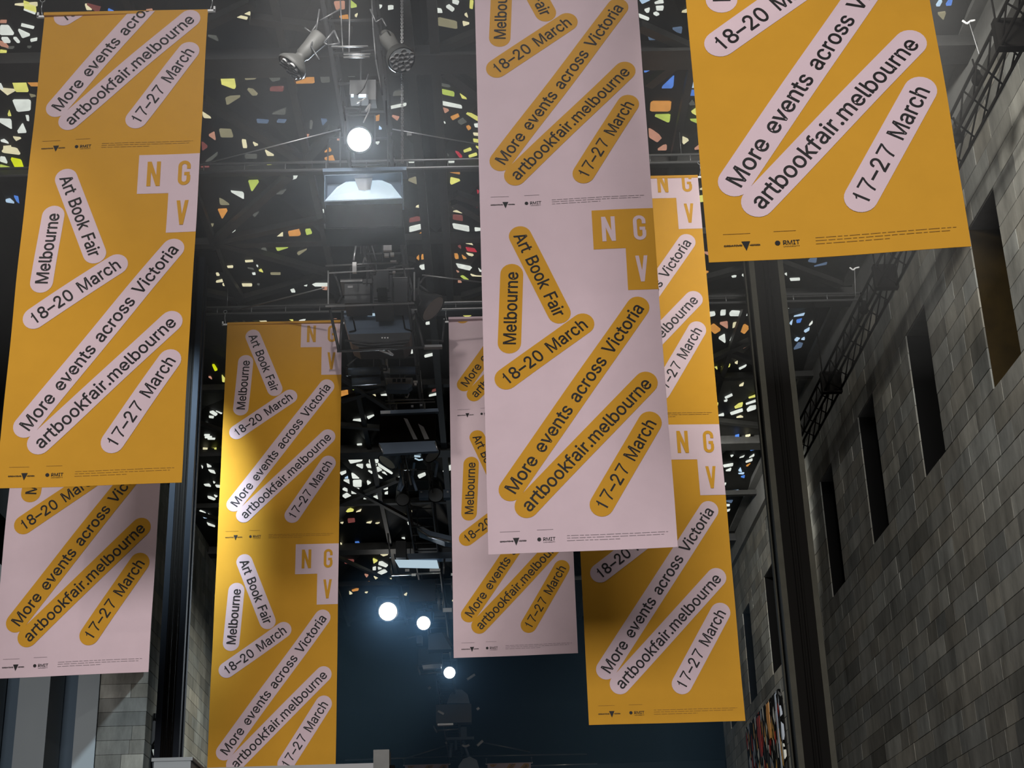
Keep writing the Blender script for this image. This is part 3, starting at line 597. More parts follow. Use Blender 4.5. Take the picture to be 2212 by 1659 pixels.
GLYPHS = {
 ' ': (188, []),
 '.': (188, ['95 -4 78 -1 63 9 53 24 50 41 53 59 63 73 78 83 95 87 113 83 128 73 138 59 141 41 138 24 128 9 113 -1']),
 '0': (453, ['227 -7 174 1 130 24 95 62 69 113 53 178 48 254 53 330 69 395 95 447 130 484 174 508 227 516 279 508 323 484 358 447 384 395 400 330 405 254 400 178 384 113 358 62 323 24 279 1', '227 50 262 56 290 74 313 103 330 144 340 194 344 254 340 314 330 365 313 405 290 435 262 454 227 460 192 454 163 435 140 405 123 365 113 314 109 254 113 194 123 144 140 103 163 74 192 56']),
 '1': (453, ['76 0 76 55 391 55 391 0', '276 509 276 0 212 0 212 448 209 448 86 358 86 427 198 509']),
 '2': (453, ['64 0 64 47 234 229 282 282 299 305 311 327 318 349 320 371 317 397 308 419 293 436 273 449 250 457 224 460 196 457 172 447 153 433 139 413 130 390 127 362 66 362 71 405 86 442 111 473 143 496 181 511 225 516 268 511 306 497 337 474 361 445 376 411 381 372 379 345 371 318 357 290 336 259 267 180 153 60 153 57 389 57 389 0']),
 '7': (453, ['97 0 323 448 323 452 62 452 62 509 391 509 391 449 165 0']),
 '8': (453, ['226 -7 178 -2 136 11 100 33 74 62 57 96 52 135 55 166 65 195 81 220 101 241 125 256 153 265 153 267 119 282 93 308 76 342 70 380 75 417 90 450 114 477 146 498 183 512 226 516 269 512 306 498 337 477 361 450 377 417 382 380 376 342 359 308 333 282 300 267 300 265 327 256 351 241 371 220 387 195 397 166 401 135 395 96 378 62 352 33 317 11 274 -2', '226 49 258 52 285 60 307 74 323 91 333 114 337 139 333 166 322 189 306 208 283 223 256 232 226 235 196 232 169 223 146 208 130 189 119 166 115 139 119 114 129 91 145 74 167 60 195 52', '226 290 252 292 274 300 293 313 307 330 316 351 319 376 316 400 308 420 294 437 275 449 252 457 226 460 200 457 177 449 158 437 145 420 136 400 133 376 136 351 145 330 158 313 178 300 200 292']),
 'A': (480, ['16 0 201 509 276 509 463 0 395 0 287 302 264 372 232 478 245 478 213 371 191 302 85 0', '110 142 110 199 370 199 370 142']),
 'B': (456, ['60 0 60 509 241 509 290 504 329 491 359 470 381 442 394 410 398 374 395 344 387 320 373 301 356 286 337 275 315 267 315 262 339 257 363 245 385 227 402 203 414 173 418 136 414 100 400 67 377 39 344 18 301 4 247 0', '125 57 245 57 296 63 330 80 349 106 355 137 352 162 342 184 327 203 306 218 280 228 248 231 125 231', '125 285 238 285 264 288 288 296 308 309 323 326 333 348 336 372 330 404 313 429 283 446 240 452 125 452']),
 'C': (510, ['267 -7 205 1 150 25 104 63 70 115 48 179 40 254 48 329 70 393 104 445 150 484 205 508 267 516 305 513 340 504 373 490 402 471 427 447 448 418 463 385 473 348 408 348 400 373 389 395 375 413 357 428 338 440 315 449 292 454 267 456 223 450 184 432 150 404 125 364 109 314 103 254 109 195 125 145 151 105 184 76 223 59 267 53 292 55 315 60 338 69 357 81 375 96 389 114 400 136 408 160 473 160 464 124 448 91 428 62 402 38 373 18 341 5 305 -4']),
 'E': (419, ['60 0 60 509 372 509 372 452 125 452 125 286 355 286 355 229 125 229 125 57 375 57 375 0']),
 'F': (410, ['60 0 60 509 369 509 369 452 125 452 125 278 346 278 346 221 125 221 125 0']),
 'I': (300, ['31 0 31 57 118 57 118 452 31 452 31 509 269 509 269 452 183 452 183 57 269 57 269 0']),
 'M': (628, ['60 0 60 509 152 509 277 187 287 159 299 123 311 84 322 49 307 49 318 83 330 121 342 158 352 187 476 509 568 509 568 0 504 0 504 291 504 327 505 369 506 413 507 457 513 457 498 409 482 363 467 322 456 291 342 0 286 0 170 291 159 321 145 361 129 408 112 457 119 457 120 416 121 372 122 328 122 291 122 0']),
 'N': (523, ['60 0 60 509 136 509 343 183 363 151 388 107 414 55 405 54 401 108 399 157 399 195 399 509 463 509 463 0 387 0 202 290 177 331 148 381 108 452 119 454 122 384 124 328 125 291 125 0']),
 'O': (533, ['267 -7 205 1 150 25 105 63 70 115 48 179 40 254 48 329 70 393 105 445 150 484 205 508 267 516 329 508 384 484 429 445 464 393 486 329 493 254 486 179 464 115 429 63 384 25 329 1', '267 53 310 59 349 76 383 104 408 144 425 194 430 254 425 315 408 365 383 404 349 433 310 450 267 456 223 450 184 433 151 404 125 364 109 314 103 254 109 194 125 144 151 105 184 76 223 59']),
 'R': (449, ['60 0 60 509 236 509 289 504 333 489 367 465 390 433 404 395 409 352 404 309 390 271 367 240 333 217 289 203 236 198 96 198 96 255 234 255 269 258 298 267 319 281 334 300 342 324 345 352 342 380 334 405 319 425 298 440 269 449 233 452 125 452 125 0', '353 0 230 229 303 229 428 0']),
 'S': (447, ['224 -9 172 -4 128 9 91 31 64 60 46 96 38 137 104 137 110 110 123 88 142 71 166 59 194 51 224 49 257 52 286 60 310 74 329 92 342 114 346 139 342 161 332 179 316 193 296 205 245 222 184 239 128 261 86 289 60 326 52 372 58 413 75 448 102 476 138 498 180 512 227 516 274 512 316 498 351 476 377 449 394 415 401 378 337 378 327 412 302 437 267 453 225 459 194 456 167 448 145 435 129 418 119 398 115 376 119 352 131 334 148 319 169 308 212 293 264 279 312 264 359 238 378 220 395 198 405 171 408 139 403 99 386 64 360 34 323 11 278 -4']),
 'T': (449, ['32 452 32 509 417 509 417 452 257 452 257 0 193 0 193 452']),
 'U': (517, ['259 -8 203 -2 154 15 114 43 85 80 66 124 60 173 60 509 124 509 124 178 128 144 141 113 161 88 187 68 220 56 259 52 298 56 331 68 357 88 377 113 389 144 393 178 393 509 457 509 457 173 451 124 433 80 403 43 363 15 315 -2']),
 'V': (480, ['204 0 16 509 84 509 192 206 215 137 248 31 235 31 267 138 290 206 395 509 463 509 278 0']),
 'Y': (472, ['203 0 203 208 16 509 91 509 192 344 222 292 250 230 224 230 251 293 280 344 381 509 455 509 268 208 268 0']),
 'a': (389, ['160 -9 126 -5 94 5 68 22 48 45 34 74 30 108 34 138 43 161 58 179 78 193 100 204 125 211 178 220 234 227 252 230 265 235 273 243 276 255 276 257 274 278 267 297 256 311 240 322 220 329 196 331 171 329 149 322 132 313 118 301 100 274 41 291 57 322 79 346 104 364 133 375 163 382 194 384 216 383 239 379 263 372 286 360 306 343 322 320 333 290 337 251 337 0 277 0 277 52 272 52 264 38 252 25 236 12 215 1 190 -6', '170 45 202 49 228 59 248 74 263 93 272 115 276 138 276 190 270 186 259 182 231 176 200 171 175 168 134 159 117 150 103 139 95 124 92 105 94 87 102 72 114 60 130 52 149 47']),
 'b': (424, ['229 -8 198 -5 172 4 153 17 138 31 118 59 112 59 112 0 53 0 53 509 114 509 114 319 118 319 137 346 152 360 171 373 197 382 229 384 274 378 313 361 345 332 370 293 385 245 390 189 385 133 370 84 345 45 313 16 274 -2', '220 47 252 52 279 66 300 88 316 117 325 151 328 189 325 227 316 261 301 289 280 311 253 325 220 330 188 326 161 312 140 291 125 263 116 229 113 189 116 149 125 115 140 87 162 65 188 52']),
 'c': (396, ['207 -8 159 -2 117 16 82 46 56 85 39 133 34 187 39 243 56 291 82 330 117 360 159 378 207 384 234 382 260 377 284 368 305 356 324 340 340 322 353 301 362 277 303 262 290 289 270 311 257 319 242 325 207 330 173 325 145 310 124 287 108 258 99 224 96 187 99 151 108 117 124 88 145 66 173 51 207 46 226 48 243 52 271 66 292 89 304 117 363 102 354 78 341 56 325 37 306 21 285 8 261 -1 235 -6']),
 'e': (404, ['212 -8 160 -2 117 16 82 46 56 85 39 132 34 187 39 242 55 290 80 329 115 359 157 378 205 384 236 382 266 374 294 360 319 341 341 315 357 282 367 242 371 194 371 169 75 169 75 221 338 221 310 202 307 237 298 269 283 294 263 314 237 326 205 330 173 326 146 313 125 294 109 270 99 241 96 211 96 178 100 139 110 106 128 80 151 61 179 50 212 46 234 48 254 53 271 61 285 73 297 88 306 105 365 91 353 63 335 39 311 19 283 4 249 -5']),
 'f': (254, ['228 379 228 327 6 327 6 379', '81 0 81 432 85 461 96 486 113 505 135 519 161 527 187 530 222 527 243 521 227 468 215 472 195 474 171 470 154 460 145 443 142 419 142 0']),
 'h': (410, ['114 227 114 0 53 0 53 509 114 509 114 287 102 287 124 332 152 362 187 379 227 384 264 380 295 369 321 349 341 321 353 285 357 240 357 0 296 0 296 235 290 275 273 304 246 323 210 329 184 326 161 317 141 303 126 283 117 257']),
 'i': (167, ['53 0 53 379 114 379 114 0', '84 443 68 446 54 455 44 468 41 483 44 499 54 512 68 521 84 524 100 521 114 512 123 499 126 483 123 468 114 455 100 446']),
 'k': (381, ['110 137 110 212 121 212 284 379 360 379 184 199 177 199', '53 0 53 509 114 509 114 0', '294 0 148 186 191 229 372 0']),
 'l': (189, ['139 -2 101 3 74 20 58 48 53 84 53 509 114 509 114 99 116 76 120 62 130 54 146 52 160 53 170 54 181 3 162 -1']),
 'm': (610, ['53 0 53 379 112 379 112 295 108 295 118 323 132 346 151 363 172 376 195 384 219 386 257 380 287 361 309 332 321 295 312 295 322 320 337 343 357 361 381 375 408 383 437 386 468 382 497 372 522 354 541 328 553 296 557 255 557 0 496 0 496 254 490 289 473 313 448 326 419 330 395 328 374 320 358 307 345 290 338 270 335 247 335 0 274 0 274 260 269 288 253 311 229 325 199 330 178 328 158 320 140 307 126 289 117 266 114 238 114 0']),
 'n': (410, ['114 227 114 0 53 0 53 379 112 379 112 287 102 287 124 332 152 362 187 379 227 384 264 380 295 369 321 349 341 321 353 285 357 240 357 0 296 0 296 235 290 275 273 304 246 323 210 329 184 326 161 317 141 303 126 283 117 257']),
 'o': (415, ['207 -8 159 -2 117 16 82 46 56 85 39 133 34 187 39 243 56 291 82 330 117 360 159 378 207 384 256 378 299 360 334 330 359 291 376 243 381 187 376 133 359 85 334 46 299 16 256 -2', '207 46 242 51 270 66 292 88 307 117 316 151 319 187 316 224 307 258 292 287 270 310 242 325 207 330 173 325 145 310 124 287 108 258 99 224 96 187 99 151 108 117 124 88 145 66 173 51']),
 'r': (259, ['53 0 53 379 112 379 112 321 115 321 130 347 152 367 181 380 213 385 229 384 243 384 243 322 230 324 207 326 182 323 159 315 140 301 126 284 117 262 114 237 114 0']),
 's': (365, ['182 -8 145 -5 112 3 84 18 62 38 46 63 36 94 94 107 105 79 124 60 150 49 181 45 217 49 244 62 262 81 268 103 264 121 254 136 237 147 212 155 149 170 104 186 72 208 53 237 47 274 52 305 65 332 87 354 115 370 149 381 187 384 223 381 254 372 279 358 299 339 314 316 324 290 268 277 258 298 243 316 220 329 187 333 156 329 131 317 114 299 109 277 113 258 124 243 144 232 172 223 229 209 275 193 306 171 325 142 331 107 326 75 312 47 290 24 260 6 223 -4']),
 't': (227, ['204 379 204 327 6 327 6 379', '65 471 126 471 126 98 128 76 136 61 150 53 170 50 185 51 202 54 213 2 192 -3 168 -4 125 2 92 21 72 52 65 93']),
 'u': (410, ['182 -5 146 -1 115 11 89 30 69 59 57 95 53 139 53 379 114 379 114 144 120 104 137 75 164 56 200 50 226 53 249 62 269 76 283 97 293 122 296 153 296 379 357 379 357 0 298 0 298 92 307 92 286 47 257 17 222 0']),
 'v': (389, ['163 0 17 379 84 379 165 155 187 87 206 21 184 21 203 87 224 155 305 379 371 379 226 0']),
 '–': (350, ['350 244 350 188 0 188 0 244']),
}

# ================================================================== BANNERS
def sarea(p): return sum(p[i - 1][0] * p[i][1] - p[i][0] * p[i - 1][1] for i in range(len(p))) / 2
def embolden(p, w):
    out = []
    n = len(p)
    for i in range(n):
        a, b, c = Vector(p[i - 1]), Vector(p[i]), Vector(p[(i + 1) % n])
        e1, e2 = b - a, c - b
        if e1.length < 1e-6 or e2.length < 1e-6: out.append(p[i]); continue
        n1 = Vector((e1.y, -e1.x)).normalized(); n2 = Vector((e2.y, -e2.x)).normalized()
        m = n1 + n2
        k = m.length_squared
        m = m * (2.0 / k) if k > 0.6 else m.normalized() * 1.5
        q = b + m * w; out.append((q.x, q.y))
    return out
GLYPHS['1'] = (330, ['118 0 118 372 98 352 72 338 40 330 40 378 82 392 112 420 128 462 134 509 194 509 194 0'])
GLYPHS['7'] = (520, ['72 509 72 445 400 445 340 372 280 270 230 150 200 0 272 0 300 140 350 270 415 375 475 450 475 509'])
GLYPHS[' '] = (int(GLYPHS[' '][0] * 1.5), [])
GM = {}
for ch, (adv, loops) in GLYPHS.items():
    L = []
    for s in loops:
        n = list(map(int, s.split())); L.append([(n[i], n[i + 1]) for i in range(0, len(n), 2)])
    tris = []; vs = []
    if L:
        sg = math.copysign(1, sarea(max(L, key=lambda p: abs(sarea(p)))))
        if ch not in '17': L = [embolden(p, (6.0 if ch in 'MN' else 10.0) * sg) for p in L]
        for o in L:
            if sarea(o) * sg < 0: continue
            xs = [p[0] for p in o]; ys = [p[1] for p in o]
            hs = [h for h in L if sarea(h) * sg < 0 and min(xs) < h[0][0] < max(xs) and min(ys) < h[0][1] < max(ys)]
            polys = [[Vector((x, y, 0)) for x, y in q] for q in [o] + hs]
            k = len(vs); vs += [tuple(v[:2]) for q in polys for v in q]
            tris += [tuple(i + k for i in t) for t in tessellate_polygon(polys)]
    GM[ch] = (adv, vs, tris)
CAP = 509.0
def text_flat(s, p0, p1, cap, fit=True):
    """2-D triangles of a line of lettering centred between p0 and p1 (banner coordinates), cap height given"""
    p0, p1 = Vector(p0), Vector(p1); d = (p1 - p0); L = d.length; d.normalize(); nrm = Vector((-d.y, d.x))
    k = cap / CAP
    tot = sum(GM[c][0] for c in s) * k
    sx = L / tot if fit else 1.0
    x = -tot * sx / 2; mid = (p0 + p1) / 2; V = []; T = []
    for c in s:
        adv, vs, tr = GM[c]
        b = len(V)
        for (u, v) in vs:
            q = mid + d * (x + u * k * sx) + nrm * ((v - CAP / 2) * k)
            V.append((q.x, q.y))
        T += [tuple(i + b for i in t) for t in tr]
        x += adv * k * sx
    return V, T
def quad(x0, z0, x1, z1):
    nx, nz2 = max(1, int((x1 - x0) / 0.11)), max(1, int((z1 - z0) / 0.11))
    V = [(x0 + (x1 - x0) * i / nx, z0 + (z1 - z0) * j / nz2) for j in range(nz2 + 1) for i in range(nx + 1)]
    return V, [(j * (nx + 1) + i, j * (nx + 1) + i + 1, (j + 1) * (nx + 1) + i + 1, (j + 1) * (nx + 1) + i) for j in range(nz2) for i in range(nx)]
def pill(p0, p1, r):
    p0, p1 = Vector(p0), Vector(p1); d = (p1 - p0).normalized(); a = math.atan2(d.y, d.x)
    pts = []; L = (p1 - p0).length; n = max(2, int(L / 0.1))
    top = [(p0 + d * L * i / n) for i in range(n + 1)]
    nr = Vector((-d.y, d.x)); V = []; T = []
    for q in top: V += [tuple(q + nr * r), tuple(q), tuple(q - nr * r)]
    for i in range(n):
        for j in (0, 1): T.append((3 * i + j, 3 * i + j + 1, 3 * i + 4 + j, 3 * i + 3 + j))
    for c, s in ((p0, math.pi / 2), (p1, -math.pi / 2)):
        b = len(V); V.append(tuple(c))
        for i in range(13):
            t = a + s + math.pi * i / 12; V.append((c.x + r * math.cos(t), c.y + r * math.sin(t)))
        T += [(b, b + 1 + i, b + 2 + i) for i in range(12)]
    return V, T
PR = 0.131
LINES = [('Melbourne', (0.293, 2.438), (0.345, 3.303)), ('Art Book Fair', (0.456, 3.787), (0.864, 2.788)),
         ('18–20 March', (0.246, 2.0), (1.122, 2.64)), ('More events across Victoria', (0.257, 0.706), (1.752, 2.824)),
         ('artbookfair.melbourne', (0.423, 0.511), (1.784, 1.897)), ('17–27 March', (1.224, 0.495), (1.797, 1.423))]
PH = 4.075
def bold_letter(c, x0, z0, w, h):
    s = w * 0.30
    if c == 'N':
        return [quad(x0, z0, x0 + s, z0 + h), quad(x0 + w - s, z0, x0 + w, z0 + h),
                ([(x0, z0 + h), (x0 + s, z0 + h), (x0 + w, z0), (x0 + w - s, z0)], [(0, 1, 2, 3)])]
    if c == 'V':
        m = x0 + w / 2
        return [([(x0, z0 + h), (x0 + s, z0 + h), (m + s * .5, z0), (m - s * .5, z0)], [(0, 1, 2, 3)]),
                ([(x0 + w - s, z0 + h), (x0 + w, z0 + h), (m + s * .5, z0), (m - s * .5, z0)], [(0, 1, 2, 3)])]
    V = []; T = []
    r = w / 2; cx = x0 + r
    prof = []
    for i in range(9):                                  # top arc, right to left
        t = math.pi * i / 8; prof.append((cx, z0 + h - r, t))
    for i in range(9):
        t = math.pi + math.pi * i / 8; prof.append((cx, z0 + r, t))
    prof.append((cx, z0 + h * 0.40, 0.0))
    for (a, b, t) in prof:
        V += [(a + r * math.cos(t), b + r * math.sin(t)), (a + (r - s) * math.cos(t), b + (r - s) * math.sin(t))]
    for i in range(len(prof) - 1): T.append((2 * i, 2 * i + 1, 2 * i + 3, 2 * i + 2))
    return [(V, T), quad(x0 + w - s, z0 + h * 0.66, x0 + w, z0 + h - r), quad(cx, z0 + h * 0.40, x0 + w - s * .2, z0 + h * 0.53)]

def banner(Xl, Y, z_bot, z_top, scheme, label, yaw=0.0, seed=0, width=2.0, name='hanging_banner', n_posters=None, group='art book fair banners hanging in the hall'):
    S_ = width / 2.0
    rb = random.Random(seed)
    t = thing(name, (Xl + width / 2, Y, z_top), label, 'banner', group)
    ph = [rb.uniform(0, 6.28) for _ in range(6)]
    H = z_top - z_bot
    def wave(u, v):
        f = v / H
        a = 0.018 * math.sin(1.2 * u + 1.7 * v + ph[0]) * (1 - f * 0.8) + 0.010 * math.sin(3.1 * u - 0.9 * v + ph[1]) + 0.008 * math.sin(4.2 * v + ph[2])
        return a * min(1, (1 - f) * 6 + 0.15)
    def place(u, v, d):
        return Vector((Xl + u, Y - d + wave(u, v) + yaw * (u / width - 0.5), z_bot + v))
    base, accent = (M['gold'], M['pink']) if scheme == 'gold' else (M['pink'], M['gold'])
    m = MB(); nx, nz_ = 12, int(H / 0.12)
    for d in (0.0, -0.004):
        vs = [place(width * i / nx, H * j / nz_, d) for j in range(nz_ + 1) for i in range(nx + 1)]
        m.add(vs, [(j * (nx + 1) + i, j * (nx + 1) + i + 1, (j + 1) * (nx + 1) + i + 1, (j + 1) * (nx + 1) + i) for j in range(nz_) for i in range(nx)], True)
    fab = m.build('fabric', base, t, fix=False)
    # top batten in a sewn sleeve and bottom batten
    MB().span(place(0, H, 0) + Vector((0, -0.012, -0.03)), place(width, H, 0) + Vector((0, 0.016, 0.012))).build('top_batten', base, t)
    def layer(nm, shapes, off, d, mat, parent, clip_top):
        bm = bmesh.new()
        for (V, T) in shapes:
            vv = [bm.verts.new((x * S_, (z) * S_ + off, 0)) for x, z in V]
            for f in T:
                try: bm.faces.new([vv[i] for i in f])
                except ValueError: pass
        # clip to the cloth
        for co, no in (((0, clip_top, 0), (0, 1, 0)), ((0, 0.0, 0), (0, -1, 0)), ((width, 0, 0), (1, 0, 0))):
            bmesh.ops.bisect_plane(bm, geom=bm.verts[:] + bm.edges[:] + bm.faces[:], plane_co=co, plane_no=no, clear_outer=True)
        if not bm.faces: bm.free(); return None
        bm.normal_update()
        for f in bm.faces:
            if f.normal.z < 0: f.normal_flip()
        O = ORG[t.name]
        for v in bm.verts:
            v.co = place(v.co.x, v.co.y, d) - O
        me = bpy.data.meshes.new(nm); bm.to_mesh(me); bm.free(); me.materials.append(mat)
        o = bpy.data.objects.new(nm, me); C.objects.link(o); o.parent = parent; return o
    k = 0
    acc_ink = M['ink_gold'] if scheme == 'gold' else M['ink_grey']
    while k * PH * S_ < H - 0.02:
        off = k * PH * S_
        for s, a, b in LINES:
            p = layer('text_pill', [pill(a, b, PR)], off, 0.003 + 0.0008 * LINES.index((s, a, b)), accent, t, H)
            if p is None: continue
            e = (Vector(b) - Vector(a)).normalized()
            ext = 0.035 if len(s) > 9 else 0.03
            layer('lettering', [text_flat(s, Vector(a) - e * ext, Vector(b) + e * ext, 0.143)], off, 0.0095, M['ink'], p, H)
        p = layer('logo_block', [quad(1.29, 3.562, 2.0, 4.072), quad(1.655, 3.04, 2.0, 3.562)], off, 0.004, accent, t, H)
        if p:
            for c_, x_, z_, w_ in (('N', 1.395, 3.656, 0.155), ('G', 1.757, 3.656, 0.145), ('V', 1.757, 3.136, 0.14)):
                layer('logo_letter', bold_letter(c_, x_, z_, w_, 0.322), off, 0.010, base, p, H)
        sh = [quad(0.128, 0.237, 0.34, 0.241), quad(0.522, 0.2425, 0.695, 0.2465)]
        for (x0, x1, z) in ((0.839, 1.909, 0.168), (0.838, 1.865, 0.142), (0.837, 1.399, 0.114)):
            x = x0
            while x < x1:
                w = rb.uniform(0.03, 0.09); sh.append(quad(x, z, min(x + w, x1), z + 0.0055)); x += w + 0.012
        q = layer('small_print', sh, off, 0.006, acc_ink, t, H)
        if q: q['kind'] = 'stuff'
        sh = [text_flat('CREATIVE', (0.125, 0.134), (0.268, 0.134), 0.016), text_flat('VICTORIA', (0.33, 0.134), (0.408, 0.134), 0.016),
              ([(0.264, 0.168), (0.332, 0.168), (0.298, 0.086)], [(0, 1, 2)]),
              text_flat('RMIT', (0.582, 0.142), (0.716, 0.142), 0.036), text_flat('UNIVERSITY', (0.585, 0.108), (0.712, 0.108), 0.009),
              quad(0.125, 0.131, 0.27, 0.135), quad(0.325, 0.131, 0.408, 0.135)]
        V = [(0.543 + 0.021 * math.cos(6.283 * i / 14), 0.141 + 0.021 * math.sin(6.283 * i / 14)) for i in range(14)]
        sh.append((V, [tuple(range(14))]))
        for nm_, sel in (('sponsor_wordmark', (0, 1, 5, 6)), ('sponsor_triangle', (2,)), ('sponsor_name', (3, 4)), ('sponsor_dot', (7,))):
            layer(nm_, [sh[i] for i in sel], off, 0.008, M['ink'], t, H)
        k += 1
    # white clips with hooks at the two upper corners
    for x, s in ((0.0, -1), (width, 1)):
        c = place(x, H, 0)
        m = MB().box(c + Vector((s * 0.045, 0, -0.025)), (0.09, 0.03, 0.028)).box(c + Vector((s * 0.08, 0, 0.0)), (0.022, 0.03, 0.07))
        clip = m.build('corner_clip', M['white'], t)
        m = MB().path([c + Vector((s * 0.03, 0, 0.0)), c + Vector((s * 0.05, 0, 0.1)), c + Vector((s * 0.045, 0, 0.2))], 0.006, 6)
        m.path([c + Vector((s * 0.045 + 0.03 * math.cos(a), 0.0, 0.225 + 0.03 * math.sin(a))) for a in [i * 0.7 for i in range(10)]], 0.005, 5)
        m.build('hook', M['alu'], clip)
    return t
ZT = 5.805 * 2 + 1.6
b0 = at(1535, 567, 10.64)
banner(1.799, 10.64, b0.z + 0.04, ZT, 'gold', 'largest gold banner, nearest the right stone wall, cut off by the top edge', -0.16, 1)
banner(-5.217, 15.76, 2.776 * 2 + 1.6, 5.83 * 2 + 1.6, 'gold', 'gold banner with pink text strips at upper left, in front of a pink banner', -0.06, 2)
banner(0.0456, 15.78, 2.346 * 2 + 1.6, ZT + 0.35, 'pink', 'pink banner at the centre right, foremost pink one, overlapping two others', -0.08, 3)
banner(-6.235, 19.4, 2.16 * 2 + 1.6, ZT, 'pink', 'pink banner at the lower left edge, hanging behind and below a gold banner', -0.12, 4)
banner(1.283, 19.88, 1.80 * 2 + 1.6, 5.80 * 2 + 1.6, 'gold', 'gold banner right of centre, its upper half half-hidden by the foremost pink banner', 0.0, 5)
banner(-0.528, 24.7, 2.81 * 2 + 1.6, 5.815 * 2 + 1.6, 'pink', 'shaded pink banner in the middle, mostly hidden behind the foremost pink banner', -0.14, 6)
banner(-4.40, 24.7, 5.83 * 2 + 1.6 - 2 * PH, 5.815 * 2 + 1.6, 'gold', 'gold banner left of the lighting rig, its foot behind the pale ledge', 0.05, 7)
for px0, px1, py, lab in ((875, 970, 1653, 'top edge of a far pink banner at the bottom, left of the two'), (1053, 1140, 1650, 'top edge of a far pink banner at the bottom, right of the two')):
    a = at(px0, py, 72.8)
    banner(a.x, 72.8, a.z - 6.1, a.z, 'pink', lab, 0, px0, 2.0, 'hanging_banner', group='far banners at the bottom edge')

# ---- transverse rails that carry them
def rail(Y, label, z=ZT + 0.24, x0=-7.4, x1=6.9):
    t = thing('hanging_rail', (0, Y, z), label, 'rail', 'banner rails across the hall')
    MB().tube((x0, Y, z), (x1, Y, z), 0.022, 10).build('lower_pipe', M['alu_dark'], t)
    MB().tube((x0, Y, z + 0.13), (x1, Y, z + 0.13), 0.020, 10).build('upper_pipe', M['alu_dark'], t)
    m = MB(); x = x0 + 0.4
    while x < x1: m.tube((x, Y, z), (x, Y, z + 0.13), 0.010, 6); x += 0.6
    m.build('rungs', M['alu_dark'], t)['kind'] = 'stuff'
    for x in (-6.2, -4.43, 3.07, 5.0): MB().tube((x, Y, z + 0.13), (x, Y, 14.05), 0.005, 5).build('drop_wire', M['alu_dark'], t)
rail(10.66, 'hanging rail over the nearest gold banner, above the view')
rail(15.8, 'hanging rail over the first pair of banners at the top edge', ZT + 0.48)
rail(19.9, 'pale rail crossing behind the big lit floodlight tray')
rail(24.75, 'double rail crossing above the narrow gold banner')
def wire(name, a, b, r, label, cat='wire', mat='alu', grp=None):
    o = MB().tube(a, b, r, 6).build(name, M[mat]); tag(o, label, cat, grp)
wire('bracing_wire', at(430, 357, 19.7), at(735, 279, 19.0), 0.010, 'bracing wire rising from the upper left banner to the bright lamp')
wire('bracing_wire', at(1030, 311, 19.7), at(848, 279, 19.0), 0.010, 'bracing wire falling right from the bright lamp to the pink banner')
wire('bracing_wire', at(501, 672, 24.6), at(700, 622, 23.0), 0.013, 'bracing wire rising left of the loudspeaker cluster', mat='alu_dark')
wire('bracing_wire', at(1045, 610, 22.6), at(912, 594, 22.2), 0.013, 'bracing wire right of the loudspeaker cluster', mat='alu_dark')
wire('bracing_wire', at(870, 1640, 72.5), at(970, 1609, 72.3), 0.035, 'far bracing wire left of the bottom of the rig', mat='alu_dark')
wire('bracing_wire', at(1145, 1624, 72.5), at(1040, 1603, 72.3), 0.035, 'far bracing wire right of the bottom of the rig', mat='alu_dark')
# turnbuckle on the right wire
o = MB().box(at(884, 290, 19.2), (0.07, 0.03, 0.035)).build('turnbuckle', M['white']); tag(o, 'small white turnbuckle on the wire right of the bright lamp', 'turnbuckle')
# hoist chain
ch = MB(); p0, p1 = at(868, -20, 15.4), at(872, 352, 18.6)
p1 = Vector((p0.x, p0.y, at(872, 352, p0.y).z)); n = 90
for i in range(n):
    c = p0.lerp(p1, (i + 0.5) / n); h = (p0 - p1).length / n * 0.62
    w = 0.012 if i % 2 else 0.003; w2 = 0.003 if i % 2 else 0.012
    ch.path([c + Vector((w, w2 * 0, h)), c + Vector((-w, 0, h)), c + Vector((-w, 0, -h)), c + Vector((w, 0, -h)), c + Vector((w, 0, h))] if i % 2 else
            [c + Vector((0, w2, h)), c + Vector((0, -w2, h)), c + Vector((0, -w2, -h)), c + Vector((0, w2, -h)), c + Vector((0, w2, h))], 0.0045, 4)
tag(ch.build('hoist_chain', M['housing_grey']), 'grey hoist chain hanging straight down right of the bright lamp', 'chain')

# ================================================================== LIGHTING RIG
def depth(p): d = Vector(p) - EYE; return -(AX_R.z * d.x + AX_D.z * d.y + AX_U.z * d.z)
def sc(p): return depth(p) / F
def cdir(x, y, z): return Vector((AX_R.dot(Vector((x, y, z))), AX_D.dot(Vector((x, y, z))), AX_U.dot(Vector((x, y, z))))).normalized()
def pbox(m, x0, y0, x1, y1, Y, dep):
    a, b = at(x0, y1, Y), at(x1, y0, Y)
    return m.span((min(a.x, b.x), Y, min(a.z, b.z)), (max(a.x, b.x), Y + dep, max(a.z, b.z)))
def ptube(m, pts, Y, rpx, n=7):
    q = [at(x, y, Y) for x, y in pts]
    return m.path(q, rpx * sc(q[0]), n)

